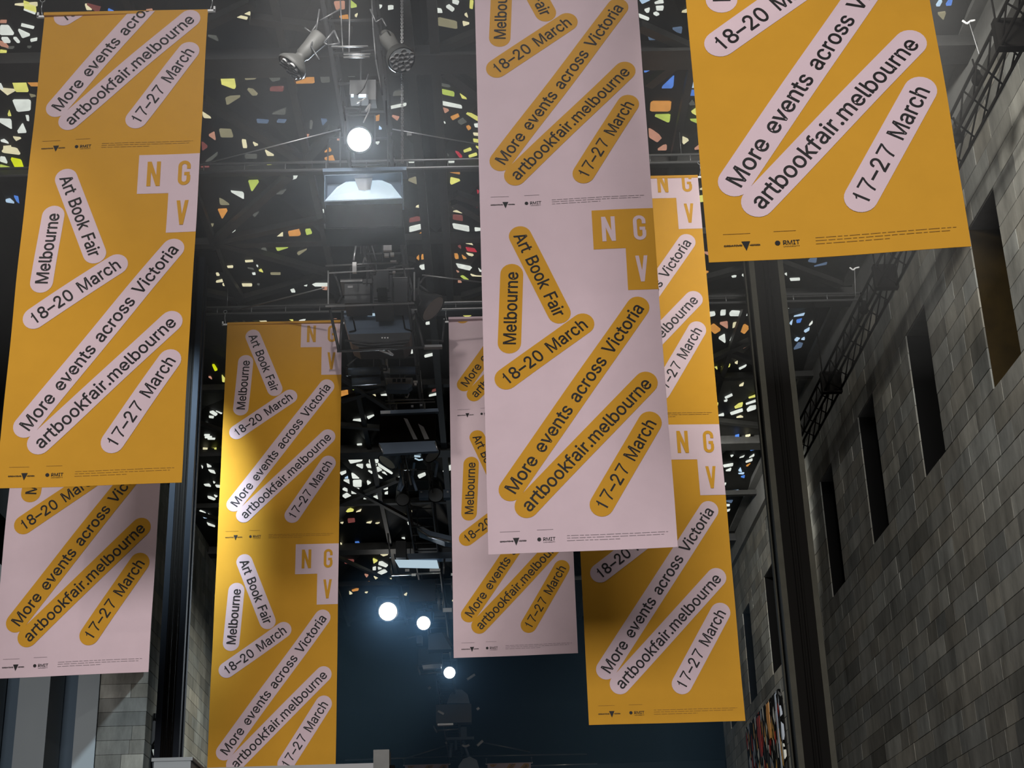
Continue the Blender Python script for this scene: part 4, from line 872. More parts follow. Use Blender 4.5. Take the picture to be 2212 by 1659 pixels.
# the long rig truss down the middle of the hall
tr = thing('rig_truss', (-1.7, 30, 12.9), 'long black lighting truss running down the middle of the ceiling', 'truss')
xa, xb = atz(728, 220, 13.2).x, atz(828, 220, 13.2).x
for x in (xa, xb):
    for z in (13.4, 13.85):
        MB().tube((x, 12, z), (x, 74, z), 0.03, 8).build('chord', M['housing'], tr)
m = MB(); y = 12.0; k = 0
while y < 73.6:
    m.tube((xa, y, 13.4), (xb, y, 13.4), 0.018, 6); m.tube((xa, y, 13.4), (xa, y + 0.55, 13.85), 0.015, 6); m.tube((xb, y, 13.4), (xb, y + 0.55, 13.85), 0.015, 6)
    m.tube((xa, y, 13.4), (xa, y, 13.85), 0.015, 6); m.tube((xb, y, 13.4), (xb, y, 13.85), 0.015, 6)
    y += 0.7
m.build('lacing', M['housing'], tr)['kind'] = 'stuff'
for k, yy in enumerate((15.5, 19.0, 24.2, 28, 32, 37.5, 43, 52, 60, 68)):
    for x in (xa, xb): MB().tube((x, yy, 13.85), (x, yy, 14.12), 0.02, 6).build('hanger', M['housing'], tr)

# stem lights: aim is a direction in camera axes
HZ = 12.85
def YZ(px, py, z=HZ): return atz(px, py, z).y
def hang(t, p):
    if p.z < 13.3:
        xc = xa if abs(p.x - xa) < abs(p.x - xb) else xb
        MB().path([p + Vector((0, 0.05, 0.02)), Vector((p.x, p.y + 0.05, 13.39)), Vector((xc, p.y + 0.05, 13.41))], 0.012, 6).build('drop_pipe', M['housing'], t)
def can(px, py, Y, aim, prof, mat, label, name='spotlight', face='lens', lensmat='lens', cells=0, arm=None):
    Y = Y or YZ(px, py); p = at(px, py, Y); s = sc(p); d = cdir(*aim)
    t = thing(name, p, label, 'spotlight')
    fr = frame(p, -d)                            # local z runs back along the body
    MB().lathe([(r * s, z * s) for r, z in prof], fr, 24).build('lamp_body', M[mat], t)
    r0 = prof[0][0] * s
    ln = MB(); ln.lathe([(0.001, 2 * s), (r0 * 0.93, 2 * s)], fr, 24).build('front_' + face, M[lensmat], t)
    if cells:
        for i in range(cells):
            a = i * 2.4; rr = r0 * 0.8 * math.sqrt((i + 0.5) / cells)
            c = fr @ Vector((rr * math.cos(a), rr * math.sin(a), 0))
            f2 = frame(c, -d)
            MB().lathe([(r0 * 0.20, -5 * s), (r0 * 0.22, -2 * s), (r0 * 0.14, 1 * s), (0.001, 1.2 * s)], f2, 12).build('led_lens', M['housing_grey'], t)
    if arm:
        m = MB()
        for (a, b) in zip(arm, arm[1:]): m.tube(at(*a, Y), at(*b, Y), 2.0 * s, 6)
        m.build('hanging_arm', M['housing'], t)
    else: hang(t, p)
    return t
can(628, 146, 15.2, (-0.61, -0.74, 0.28), [(34, 0), (36, 4), (33, 10), (20, 24), (13, 30), (13, 36), (16, 40), (17, 60), (21, 96), (19, 100), (0.1, 101)], 'head_grey',
    'grey pendant spotlight left of the rig, its speckled face tilted to the lower left', cells=14, arm=[(658, 60), (672, 70), (690, 45), (735, 20)])
can(868, 130, 15.0, (0.34, -0.58, 0.74), [(30, 0), (32, 5), (29, 22), (17, 30), (14, 40), (15, 50), (18, 110), (14, 130), (0.1, 131)], 'head_grey',
    'many-lensed spotlight right of the rig above the bright lamp', cells=15, arm=[(835, 58), (825, 40), (812, 48), (800, 20)])
can(937, 668, 23.0, (0.72, -0.58, 0.37), [(33, 0), (34, 5), (30, 18), (20, 34), (15, 50), (14, 62), (0.1, 63)], 'housing',
    'black spotlight with a gridded round face right of the loudspeaker', cells=0, lensmat='housing_grey', arm=[(925, 630), (905, 615), (915, 600), (930, 592)])
can(870, 1080, None, (0.1, -0.35, 0.93), [(15, 0), (16, 6), (14, 20), (12, 60), (0.1, 62)], 'housing', 'small dark spotlight with a dim lens, lower left of a pair under the far truss', arm=[(878, 1060), (880, 1040), (876, 1000)])
can(941, 1070, None, (0.05, -0.3, 0.95), [(17, 0), (19, 8), (16, 20), (13, 60), (0.1, 62)], 'housing', 'round-faced spotlight between grey brackets beside the shaded pink banner', arm=[(930, 1050), (925, 1010), (935, 985)])
can(935, 985, None, (0.6, -0.6, 0.5), [(20, 0), (22, 6), (16, 24), (10, 40), (0.1, 42)], 'housing', 'dark spotlight under the barn-door floodlight')
can(835, 1000, None, (-0.5, -0.7, 0.5), [(22, 0), (24, 6), (18, 26), (11, 44), (0.1, 46)], 'housing_blue', 'blue-black spotlight aiming down left beside the pale glass ring')

# lit lamps, with the light they give
def lit(px, py, Y, r, label, power, warm=False, target=None, cone=36, col=(0.75, 0.88, 1.0)):
    Y = Y or YZ(px, py); p = at(px, py, Y); s = sc(p); v = (EYE - p).normalized()
    t = thing('stage_lamp', p, label, 'stage lamp')
    fr = frame(p, -v)
    MB().lathe([(r * s * 1.12, 0), (r * s * 1.2, 6 * s), (r * s * 0.9, 30 * s), (r * s * 0.5, 45 * s), (0.01, 46 * s)], fr, 24).build('lamp_body', M['housing'], t)
    MB().lathe([(r * s * 1.02, 1.5 * s), (r * s * 0.8, -3 * s), (r * s * 0.4, -5 * s), (0.001, -6 * s)], fr, 24).build('lit_lens', M['glow_warm' if warm else 'glow'], t)
    m = MB()
    for sg in (-1, 1): m.tube(p + Vector((sg * r * s * 1.3, 0.1, 0)), p + Vector((sg * r * s * 1.3, 0.1, 0.45)), 2 * s, 6)
    m.tube(p + Vector((-r * s * 1.3, 0.1, 0.45)), p + Vector((r * s * 1.3, 0.1, 0.45)), 2 * s, 6)
    m.build('yoke', M['housing'], t); hang(t, p + Vector((0, 0.05, 0.45)))
    tg = target if target else (p + v * 10)
    q = p + v * 0.25
    spot('lamp_beam', q, tg, power, cone, col, 0.08, 1.0)
    return t
lit(776, 302, 18.1, 25, 'bright white stage lamp glaring above the floodlight tray', 1300, cone=60)
lit(838, 1321, None, 19, 'glaring lamp on the dark far wall, largest of three', 5000, True, col=(0.75, 0.88, 1.0))
lit(915, 1346, None, 14, 'bright lamp just right of the largest far lamp', 2200, col=(0.6, 0.8, 1.0))
lit(971, 1453, None, 12, 'small round bright lamp, lowest of the far three', 1500, col=(0.75, 0.88, 1.0))

# the big floodlight tray
Y = 18.6
p = at(785, 402, Y); s = sc(p)
t = thing('flood_tray', p, 'wide rectangular floodlight tray with a glowing white reflector', 'floodlight')
def tray(px0, py0, px1, py1, Y, dep): pass
front = [at(700, 436, Y), at(870, 429, Y), at(869, 372, Y + 0.05), at(701, 378, Y + 0.05)]
backp = [q + Vector((0, 0.35, 0.02)) for q in front]
m = MB()
for i in range(4):
    a, b = front[i], front[(i + 1) % 4]; c, d = backp[(i + 1) % 4], backp[i]
    nrm = (b - a).cross(d - a).normalized() * 0.012
    m.prism([a, b, c, d], nrm, 1.0)
m.build('tray_rim', M['housing_blue'], t)
MB().prism([at(704, 433, Y + 0.30), at(867, 427, Y + 0.30), at(866, 374, Y + 0.32), at(704, 380, Y + 0.32)], (0, 1, 0), 0.04).build('tray_back', M['housing_blue'], t)
MB().prism([at(702, 433, Y + 0.03), at(868, 427, Y + 0.03), at(845, 398, Y + 0.22), at(805, 381, Y + 0.28), at(765, 382, Y + 0.28), at(728, 404, Y + 0.22)], (0, 1, 0.0), 0.01).build('reflector', M['glow_soft'], t)
MB().prism([at(765, 384, Y + 0.16), at(805, 383, Y + 0.16), at(800, 409, Y + 0.12), at(788, 412, Y + 0.11), at(775, 410, Y + 0.12)], (0, 1, 0), 0.02).build('lamp_cap', M['reflector'], t)
m = MB(); pbox(m, 697, 360, 878, 371, Y + 0.1, 0.25); m.build('top_housing', M['housing_blue'], t)
m = MB(); ptube(m, [(735, 360), (735, 285)], Y + 0.2, 2); ptube(m, [(838, 360), (838, 270)], Y + 0.2, 2); m.build('hanger', M['housing'], t)
l = area('flood_tray_light', at(785, 415, Y - 0.15), at(785, 900, Y - 6), 1.0, 0.3, 60, (0.85, 0.93, 1.0))

def fixture(name, cat, label, Y, parts):
    """parts: (part name, material, [('b',x0,y0,x1,y1,dy,dep) | ('t',rpx,dy,(x,y),(x,y)...)])"""
    xs = [v for _, _, sh in parts for q in sh for v in ([q[1]] if q[0] == 'b' else [q[3][0]])]
    ys = [v for _, _, sh in parts for q in sh for v in ([q[2]] if q[0] == 'b' else [q[3][1]])]
    cx_, cy_ = sum(xs) / len(xs), sum(ys) / len(ys)
    Y = Y or YZ(cx_, cy_)
    t = thing(name, at(cx_, cy_, Y), label, cat); hang(t, at(cx_, cy_, Y) + Vector((0, 0.2, 0)))
    for nm, mat, sh in parts:
        for q in sh:
            m = MB()
            if q[0] == 'b': pbox(m, q[1], q[2], q[3], q[4], Y + q[5], q[6])
            elif q[0] == 't': ptube(m, q[3:], Y + q[2], q[1])
            elif q[0] == 'p': m.prism([at(x, y, Y + q[1]) for x, y in q[3:]], (0, 1, 0), q[2])
            m.build(nm, M[mat], t)
    return t
# overhead frame between the two pendant spotlights
fixture('pipe_gantry', 'gantry', 'dark frame of pipes between the two pendant spotlights', 15.0, [
    ('cross_pipe', 'alu_dark', [('t', 2, 0, (716, 101), (795, 100)), ('t', 2, 0, (742, 118), (800, 117)), ('t', 2, 0, (742, 124), (798, 123))]),
    ('bracket', 'housing', [('t', 2.5, 0, (700, 92), (722, 66), (734, 94), (708, 98), (700, 92))]),
    ('hanging_cable', 'housing', [('t', 2, 0.1, (690, 20), (684, 60), (672, 100), (690, 130)), ('t', 1.5, .1, (735, -5), (738, 60), (741, 118)), ('t', 2, .1, (803, -5), (806, 60), (812, 130), (826, 205)), ('t', 1.5, .1, (796, 160), (786, 190), (772, 205)), ('t', 1.5, 0.1, (741, 220), (746, 260)), ('t', 1.5, 0.1, (834, 218), (836, 270))])])
fixture('ballast_box', 'box', 'dim box with a bright oval lamp above the bright stage lamp', 16.6, [
    ('box_body', 'housing', [('b', 755, 172, 812, 205, 0, 0.25), ('b', 795, 195, 812, 215, -0.1, 0.2)]),
    ('oval_lamp', 'glow_soft', [('b', 774, 203, 791, 210, -0.02, 0.02), ('b', 758, 203, 764, 209, -0.02, 0.02)]),
    ('bracket', 'housing_grey', [('t', 2, 0, (770, 222), (780, 218), (790, 212)), ('t', 3, 0, (790, 240), (800, 225)), ('t', 1.5, 0, (785, 265), (797, 240), (800, 225))])])
fixture('dark_flood', 'floodlight', 'unlit black floodlight housing directly under the glowing tray', 18.7, [
    ('housing_body', 'core', [('b', 703, 440, 868, 492, 0, 0.4)]), ('rim', 'void', [('b', 700, 490, 872, 495, -0.05, 0.5)])])
fixture('clamp_bar', 'bracket', 'pale metal clamp bar above the loudspeaker cluster', 21.6, [
    ('bar', 'alu', [('t', 2.2, 0, (769, 494), (769, 530), (764, 562))]), ('clamp', 'white', [('b', 761, 566, 770, 588, -0.02, 0.06), ('b', 757, 496, 763, 500, 0, 0.05)]),
    ('cross_bar', 'alu_dark', [('t', 2, 0.05, (703, 574), (860, 567)), ('t', 1.5, 0.05, (795, 504), (813, 562)), ('t', 1.5, .05, (872, 575), (876, 598))])])
fixture('cable_clips', 'cable', 'cluster of bright cable ends and clips below the dark floodlight', 21.3, [
    ('cable_end', 'white', [('b', 828, 526, 846, 541, 0, 0.05), ('b', 830, 547, 840, 554, 0, 0.05), ('b', 843, 545, 851, 552, 0, 0.05), ('b', 843, 562, 856, 565, 0, 0.04), ('b', 848, 585, 854, 589, 0, 0.04)]),
    ('loose_cable', 'housing_grey', [('t', 1.6, 0, (793, 502), (812, 503)), ('t', 1.6, 0, (828, 502), (850, 500)), ('t', 1.4, 0, (806, 582), (816, 586)), ('t', 1.6, 0, (835, 580), (854, 577)), ('t', 2, 0.1, (784, 570), (788, 556), (792, 565))])])
fixture('amplifier_box', 'box', 'olive black equipment box left of the projector, small pale sticker on it', 22.7, [
    ('box_body', 'housing', [('b', 744, 612, 800, 655, 0, 0.5)]), ('box_lid', 'housing_grey', [('b', 735, 602, 783, 609, -0.03, 0.5)]), ('box_lid', 'housing', [('b', 784, 602, 803, 612, -0.03, .5)]),
    ('sticker', 'housing_grey', [('b', 751, 617, 762, 622, -0.01, 0.01)])])
fixture('projector', 'projector', 'bulky black projector hanging in the middle of the cluster', 22.6, [
    ('projector_body', 'housing', [('b', 806, 594, 846, 655, -0.1, 0.7), ('b', 813, 585, 840, 625, -0.2, 0.3)]), ('lens_hood', 'void', [('b', 815, 621, 835, 640, -0.32, 0.22)]),
    ('cooling_fin', 'void', [('b', 808, 642, 844, 644, -0.12, 0.02), ('b', 808, 648, 844, 650, -0.12, 0.02)])])
fixture('equipment_case', 'box', 'dark equipment case right of the projector', 22.7, [
    ('case_body', 'housing', [('b', 850, 600, 880, 653, 0, 0.5)]), ('case_edge', 'housing_grey', [('b', 848, 598, 880, 601, -0.02, 0.5)])])
fixture('cluster_frame', 'frame', 'rectangular pipe frame around the projector and boxes', 22.4, [
    ('frame_pipe', 'housing_grey', [('t', 1.8, 0, (709, 585), (709, 658)), ('t', 1.8, 0, (895, 588), (895, 650)), ('t', 2.2, 0, (703, 662), (895, 655)), ('t', 1.8, 0, (709, 590), (895, 580))]),
    ('coiled_cable', 'housing', [('t', 2.5, 0.1, (722, 590), (730, 610), (738, 640), (730, 655)), ('t', 2.5, 0.1, (885, 600), (890, 625), (884, 650)), ('t', 2, -.05, (905, 600), (902, 640), (910, 652), (905, 660))])])
# the loudspeaker in its cradle
t = fixture('loudspeaker', 'loudspeaker', 'wide blue-black loudspeaker in a pipe cradle, small white plate on its front', 23.4, [
    ('speaker_body', 'housing_blue', [('p', 0.0, 0.55, (738, 672), (880, 667), (888, 722), (870, 732), (760, 736), (752, 722))]),
    ('speaker_lip', 'housing', [('p', -0.06, 0.5, (752, 722), (888, 718), (884, 738), (870, 748), (775, 750), (760, 742))]),
    ('name_plate', 'glow_soft', [('b', 794, 676, 835, 682, -0.02, 0.015)]),  # plate is no lamp; its brightness is put in as emission
    ('side_bracket', 'void', [('t', 1.6, -0.03, (762, 685), (768, 714), (754, 717)), ('t', 1.6, -0.03, (870, 682), (875, 710), (890, 715))]),
    ('indicator', 'white', [('b', 824, 728, 827, 731, -0.08, 0.01), ('b', 830, 728, 833, 731, -0.08, 0.01), ('b', 836, 728, 839, 731, -0.08, 0.01)])])
fixture('speaker_cradle', 'frame', 'black pipe cradle carrying the wide loudspeaker', 23.2, [
    ('cradle_pipe', 'housing', [('t', 3.2, 0, (713, 670), (732, 758)), ('t', 3.2, 0, (740, 672), (735, 756)), ('t', 3.2, 0, (896, 672), (915, 750)), ('t', 2.6, 0, (728, 759), (915, 750)), ('t', 3, 0, (715, 668), (900, 661)),
                                ('t', 2, 0, (745, 735), (800, 742), (884, 735)), ('t', 2.2, .2, (960, 690), (955, 740)), ('t', 2, 0.1, (920, 735), (958, 736))]),
    ('cradle_bracket', 'housing_grey', [('b', 915, 744, 955, 750, 0, 0.1), ('t', 2, 0, (890, 676), (900, 672), (893, 690)), ('b', 889, 668, 897, 676, -.02, .05), ('t', 2, 0, (820, 757), (850, 767), (838, 757))])])
fixture('tube_lights', 'light', 'two dark horizontal cylinders under the loudspeaker', None, [
    ('tube_body', 'housing_blue', [('t', 9, 0, (752, 803), (822, 800)), ('t', 9, 0, (835, 800), (898, 800)), ('t', 9, 0.2, (760, 825), (822, 821))]),
    ('end_cap', 'housing', [('t', 10, 0, (747, 803), (752, 803)), ('t', 10, 0, (898, 800), (904, 800))]),
    ('pale_bracket', 'alu', [('t', 3, -0.2, (835, 772), (836, 795)), ('b', 828, 795, 842, 805, -0.3, 0.05), ('b', 820, 766, 828, 774, -.2, .04)]),
    ('shackle', 'housing', [('t', 1.6, -0.3, (822, 790), (822, 800), (836, 800), (834, 790), (822, 790)), ('t', 2, 0, (750, 790), (775, 770), (820, 762))])])
fixture('junction_box', 'box', 'small pale grey box with three dark vents under the loudspeaker', None, [
    ('box_face', 'housing_grey', [('p', 0, 0.25, (832, 816), (891, 816), (886, 829), (837, 829))]), ('box_underside', 'housing_blue', [('p', -0.02, 0.2, (837, 829), (886, 829), (890, 833), (880, 842), (833, 842))]),
    ('vent', 'void', [('b', 848, 818, 855, 825, -0.01, 0.01), ('b', 858, 818, 865, 825, -0.01, 0.01), ('b', 869, 818, 876, 825, -0.01, 0.01)]),
    ('plug', 'white', [('b', 893, 822, 902, 826, 0, 0.05), ('b', 895, 827, 900, 831, 0, 0.05)])])
fixture('truss_stub', 'frame', 'thin pipes and clamps above the square barn-door floodlight', None, [
    ('pipe', 'alu_dark', [('t', 1.5, 0, (833, 872), (940, 868)), ('t', 1.2, 0, (832, 866), (938, 862)), ('t', 1.5, 0, (856, 870), (857, 884)), ('t', 1.5, 0, (917, 868), (918, 884)), ('t', 1.4, 0, (848, 842), (851, 850)), ('t', 1.4, 0, (862, 842), (866, 852)), ('t', 1.2, 0, (908, 800), (912, 848))]),
    ('clamp', 'alu', [('t', 1.5, 0, (876, 857), (880, 859), (884, 850)), ('b', 888, 875, 893, 879, 0, 0.04), ('b', 907, 873, 912, 876, 0, 0.04)])])
fixture('barn_door_flood', 'floodlight', 'square unlit floodlight with blue-grey barn doors above and below', None, [
    ('dark_face', 'core', [('p', 0.1, 0.3, (820, 895), (941, 890), (941, 951), (820, 954))]),
    ('upper_door', 'housing_blue', [('p', 0.0, 0.12, (821, 887), (946, 882), (948, 889), (822, 895))]),
    ('lower_door', 'housing_blue', [('p', 0.0, 0.12, (818, 957), (940, 952), (947, 974), (828, 981))]),
    ('door_corner', 'alu', [('b', 822, 887, 843, 894, -0.02, 0.01), ('t', 1.6, -0.02, (819, 960), (828, 978)), ('t', 1.6, -0.02, (940, 955), (945, 972))]),
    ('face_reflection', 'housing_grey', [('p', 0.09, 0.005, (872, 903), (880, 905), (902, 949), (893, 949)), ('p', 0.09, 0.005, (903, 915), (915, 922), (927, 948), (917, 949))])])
fixture('mast', 'frame', 'vertical dark mast with cross pieces below the barn-door floodlight', None, [
    ('pole', 'alu_dark', [('t', 2.2, 0, (874, 986), (888, 1048)), ('t', 2, 0, (866, 1000), (872, 1050)), ('t', 1.5, 0, (862, 1015), (900, 1014)), ('t', 1.5, .1, (880, 990), (915, 985))]),
    ('cable_bundle', 'housing_blue', [('t', 5, 0.2, (862, 990), (868, 1030), (862, 1060)), ('t', 3, 0.2, (895, 1000), (890, 1030), (900, 1060)), ('t', 2, 0, (865, 1062), (872, 1048)), ('t', 3, 0.2, (925, 985), (945, 1000), (940, 1030))]),
    ('gobo', 'glow_soft', [('t', 2.5, 0, (886, 979), (918, 979)), ('t', 2.2, 0, (895, 985), (908, 986)), ('t', 1.6, 0, (896, 990), (905, 994), (920, 991))])])  # strips glow by their material, brightness put in as emission
fixture('lamp_brackets', 'bracket', 'pair of grey brackets left and right of a round lens', None, [
    ('bracket', 'housing_blue', [('b', 905, 1058, 925, 1075, 0.1, 0.2), ('b', 958, 1057, 972, 1075, 0.1, 0.2)]), ('bolt', 'alu', [('b', 908, 1061, 912, 1064, 0.08, 0.02), ('b', 965, 1060, 969, 1064, 0.08, 0.02)])])
fixture('flood_array', 'floodlight', 'tilted pale-edged floodlight beside the shaded pink banner', None, [
    ('flood_body', 'housing_blue', [('p', 0.1, 0.4, (900, 1140), (975, 1158), (975, 1172), (960, 1170), (905, 1150))]), ('flood_edge', 'alu_dark', [('t', 2.4, 0, (902, 1142), (925, 1158), (974, 1170))])])
fixture('softbox', 'floodlight', 'pale blue lit panel in a pipe frame above the glaring far lamps', None, [
    ('panel', 'glow_soft', [('p', 0.0, 0.1, (853, 1209), (944, 1210), (948, 1226), (862, 1224))]), ('panel_housing', 'housing_blue', [('p', -0.05, 0.3, (880, 1196), (975, 1192), (975, 1206), (884, 1208))]),
    ('side_box', 'housing', [('b', 855, 1168, 877, 1205, 0.1, 0.4)]), ('frame_pipe', 'alu_dark', [('t', 2.2, 0, (842, 1210), (846, 1242)), ('t', 2.2, 0, (846, 1242), (952, 1238)), ('t', 2.2, 0, (960, 1207), (958, 1240)), ('t', 2, 0, (838, 1152), (843, 1205))]),
    ('clamp', 'white', [('b', 875, 1229, 884, 1234, -0.05, 0.04), ('b', 889, 1239, 898, 1244, -.05, 0.04), ('b', 928, 1228, 951, 1234, -0.05, 0.05), ('b', 974, 1238, 981, 1243, -.05, .04)])])
fixture('hanging_panel', 'rig_panel', 'dim rectangular panel left of the far rig above the glaring lamps', None, [  # plain panel hung in the rig
    ('panel', 'housing', [('b', 884, 1252, 940, 1300, 0.2, 0.2)]), ('edge_pipe', 'alu_dark', [('t', 3.2, 0, (946, 1272), (950, 1318)), ('t', 1.6, 0, (957, 1268), (957, 1322)), ('t', 1.5, 0, (975, 1250), (977, 1275))]), ('clamp', 'white', [('b', 957, 1313, 976, 1322, -0.05, 0.05)])])
fixture('lamp_hood', 'floodlight', 'pale tapered hood around the lamp right of the largest far lamp', YZ(915, 1346) + 0.8, [
    ('hood', 'housing_blue', [('p', 0, 0.4, (903, 1319), (937, 1319), (934, 1340), (895, 1345))]), ('upper_cone', 'housing_blue', [('p', 0.1, 0.3, (926, 1285), (932, 1288), (934, 1314), (924, 1318))]),
    ('side_pipe', 'alu_dark', [('t', 2, 0, (877, 1336), (896, 1334)), ('t', 1.6, 0, (880, 1378), (898, 1375))])])
fixture('barn_door_flood', 'floodlight', 'blue-grey shuttered floodlight below the second far lamp', None, [
    ('flood_body', 'housing_blue', [('p', 0.0, 0.4, (925, 1370), (955, 1366), (975, 1398), (975, 1402), (925, 1404))]), ('shutter', 'housing', [('p', -0.05, 0.1, (955, 1366), (962, 1366), (978, 1394), (974, 1398))]),
    ('side_frame', 'housing_blue', [('b', 900, 1372, 912, 1390, 0, .3)])])
fixture('strip_flood', 'floodlight', 'boxy floodlight with a pale lower edge left of the lowest far lamp', None, [
    ('flood_body', 'housing', [('b', 903, 1400, 955, 1436, 0.1, 0.4)]), ('pale_edge', 'reflector', [('p', 0, 0.2, (912, 1437), (953, 1433), (953, 1442), (914, 1445))]), ('frame_pipe', 'alu_dark', [('t', 2, 0, (901, 1438), (908, 1457)), ('t', 1.8, 0, (908, 1456), (955, 1452)), ('t', 1.5, 0, (910, 1434), (953, 1430))])])
fixture('hooded_lamp', 'floodlight', 'large rounded hood with a dark box beneath it near the bottom', None, [
    ('hood', 'housing_blue', [('p', 0, 0.5, (965, 1519), (972, 1500), (983, 1489), (998, 1490), (1010, 1500), (1015, 1519))]), ('box_body', 'housing', [('b', 942, 1520, 1018, 1562, 0.1, 0.5)]),
    ('pale_edge', 'reflector', [('b', 945, 1562, 979, 1567, 0, 0.2)]), ('frame_pipe', 'alu_dark', [('t', 2, 0, (936, 1568), (944, 1582)), ('t', 1.8, 0, (944, 1578), (990, 1575))]),
    ('clip', 'white', [('t', 3, -0.1, (1009, 1468), (1026, 1457)), ('t', 3, -0.1, (946, 1536), (959, 1543)), ('t', 3, -.1, (1030, 1533), (1035, 1529)), ('t', 3, -.1, (925, 1488), (930, 1484))])])
fixture('cross_mast', 'frame', 'T-shaped dark mast with bright clips at the bottom of the rig', None, [
    ('cross_bar', 'housing_blue', [('b', 964, 1591, 1024, 1598, 0, 0.2), ('b', 995, 1570, 1008, 1592, 0, 0.2)]), ('post', 'housing_blue', [('t', 3, 0, (984, 1598), (985, 1620)), ('t', 4, .1, (975, 1605), (972, 1635)), ('t', 3, .1, (1000, 1600), (1015, 1640))]),
    ('dome', 'housing_blue', [('p', 0, 0.4, (990, 1655), (1000, 1640), (1015, 1634), (1030, 1642), (1036, 1662), (990, 1665))]),
    ('clip', 'white', [('t', 2.6, -0.1, (998, 1609), (1005, 1613), (1014, 1609)), ('t', 3, -0.1, (1031, 1611), (1043, 1600)), ('t', 2.5, -.1, (962, 1606), (965, 1603))])])

# pale pipes on the far wall
def pipe(pts, Y, r, label, mat='alu'):
    m = MB(); ptube(m, pts, Y, r); tag(m.build('wall_pipe', M[mat]), label, 'pipe')
pipe([(757, 1603), (918, 1598)], 78.5, 1.2, 'thin pale pipe low on the far wall left of the rig')
pipe([(1045, 1597), (1134, 1592)], 78.5, 1.2, 'thin pale pipe low on the far wall right of the rig')
pipe([(1188, 1592), (1239, 1589)], 78.5, 1.2, 'short pale pipe low on the far wall, right of the others')
pipe([(776, 1303), (767, 1304), (765, 1345), (762, 1500)], 78.5, 1.3, 'thin upright pale pipe left of the largest far lamp', 'alu_dark')
pipe([(745, 1642), (970, 1634), (1268, 1629)], 74.0, 1.6, 'dark rail low across the far wall, upper of two', 'alu_dark')
pipe([(1146, 1654), (1290, 1650)], 73.2, 1.6, 'pale rail beside the small far banners')
pipe([(1242, 1290), (1262, 1289)], 78.5, 1.4, 'short pale pipe glimpsed between two banners')
pipe([(1300, 1590), (1316, 1589)], 78.5, 1.4, 'very short pale pipe under the right gold banner')
pipe([(1412, 1587), (1470, 1585)], 78.5, 1.0, 'faint thin pipe under the right gold banner', 'alu_dark')

# ---- lattice truss along the right wall
t = thing('wall_truss', (6.3, 20, 12.2), 'dark lattice truss running along the top of the right stone wall', 'truss')
CX = [(6.16, 12.06), (6.44, 12.06), (6.16, 12.38), (6.44, 12.38)]
for x, z in CX: MB().tube((x, 9, z), (x, 31, z), 0.022, 8).build('chord', M['core'], t)
m = MB(); y = 9.0
while y < 30.8:
    m.tube((CX[0][0], y, CX[0][1]), (CX[1][0], y + 0.3, CX[1][1]), 0.012, 6)
    m.tube((CX[0][0], y, CX[0][1]), (CX[2][0], y + 0.3, CX[2][1]), 0.012, 6)
    m.tube((CX[2][0], y + 0.3, CX[2][1]), (CX[0][0], y + 0.6, CX[0][1]), 0.012, 6)
    m.tube((CX[3][0], y, CX[3][1]), (CX[1][0], y + 0.6, CX[1][1]), 0.012, 6)
    y += 0.6
m.build('lacing', M['core'], t)['kind'] = 'stuff'
for y in (15.1, 18.3, 21.4, 25.6, 29.5):
    MB().tube((6.16, y, 12.38), (6.16, y, 14.1), 0.012, 6).build('hanger', M['core'], t)
    MB().box((6.3, y, 12.22), (0.36, 0.12, 0.40)).build('coupler', M['core'], t)
def truss_lamp(px, py, X, label):
    p = atx(px, py, X)
    t = thing('truss_lamp', p, label, 'spotlight')
    fr = frame(p, Vector((0.2, 0.5, 0.8)))
    MB().lathe([(0.001, 0), (0.07, 0), (0.075, 0.05), (0.05, 0.16), (0.045, 0.26), (0.001, 0.27)], fr, 14).build('lamp_body', M['core'], t)
    MB().tube(p + Vector((0, 0, 0.1)), p + Vector((0, 0.05, 0.35)), 0.012, 6).build('yoke', M['core'], t)
truss_lamp(1866, 672, 6.2, 'small dark lamp clamped to the wall truss above the second window')
truss_lamp(2112, 175, 6.2, 'small dark lamp on the wall truss at the upper right')
truss_lamp(2070, 300, 6.2, 'dark lamp on the wall truss right of the nearest gold banner')
for px, py, lab in ((2093, 47, 'white hook of a wire near the ceiling at the upper right'), (1846, 580, 'white hook of a wire by the wall head under the nearest gold banner')):
    p = atx(px, py, 6.3)
    m = MB().path([p + Vector((-0.08, 0, 0.02)), p + Vector((-0.03, 0, -0.03)), p + Vector((0.02, 0, 0.01)), p + Vector((0.08, 0, 0.02))], 0.014, 6)
    o = m.build('wire_hook', M['white']); tag(o, lab, 'hook')
    q = atx(px + (22 if px > 2000 else 2), py + (70 if px > 2000 else 60), 6.3)
    MB().tube(p, q, 0.006, 5).build('hook_wire', M['housing_grey'], None)
    w_ = C.objects[-1]; tag(w_, 'thin wire hanging from the ' + lab.replace('of a wire ', ''), 'wire')

# ---- pale ledge and post in front of the narrow gold banner
YL = 23.4
a, b = at(448, 1658, YL), at(740, 1653, YL)
t = thing('partition_ledge', (a.x, YL, 0), 'pale ledge along the bottom of the photo below the narrow gold banner', 'partition')
zt = at(600, 1655, YL).z
MB().span((a.x, YL, 0), (at(852, 1650, YL).x, YL + 0.15, zt - 0.03)).build('wall_panel', M['core'], t)
MB().span((a.x, YL - 0.04, zt - 0.1), (at(815, 1650, YL).x, YL + 0.2, zt)).build('ledge_cap', M['housing_grey'], t)
p0, p1 = at(807, 1659, YL), at(850, 1620, YL)
MB().span((p0.x, YL - 0.06, 0), (p1.x - 0.06, YL + 0.3, p1.z)).build('end_post', M['concrete'], t)
t = thing('column_plinth', at(372, 1640, 22.9), 'pale square sleeve around the foot of the left steel column', 'plinth')
p0, p1 = at(333, 1660, 23.0), at(414, 1637, 23.0)
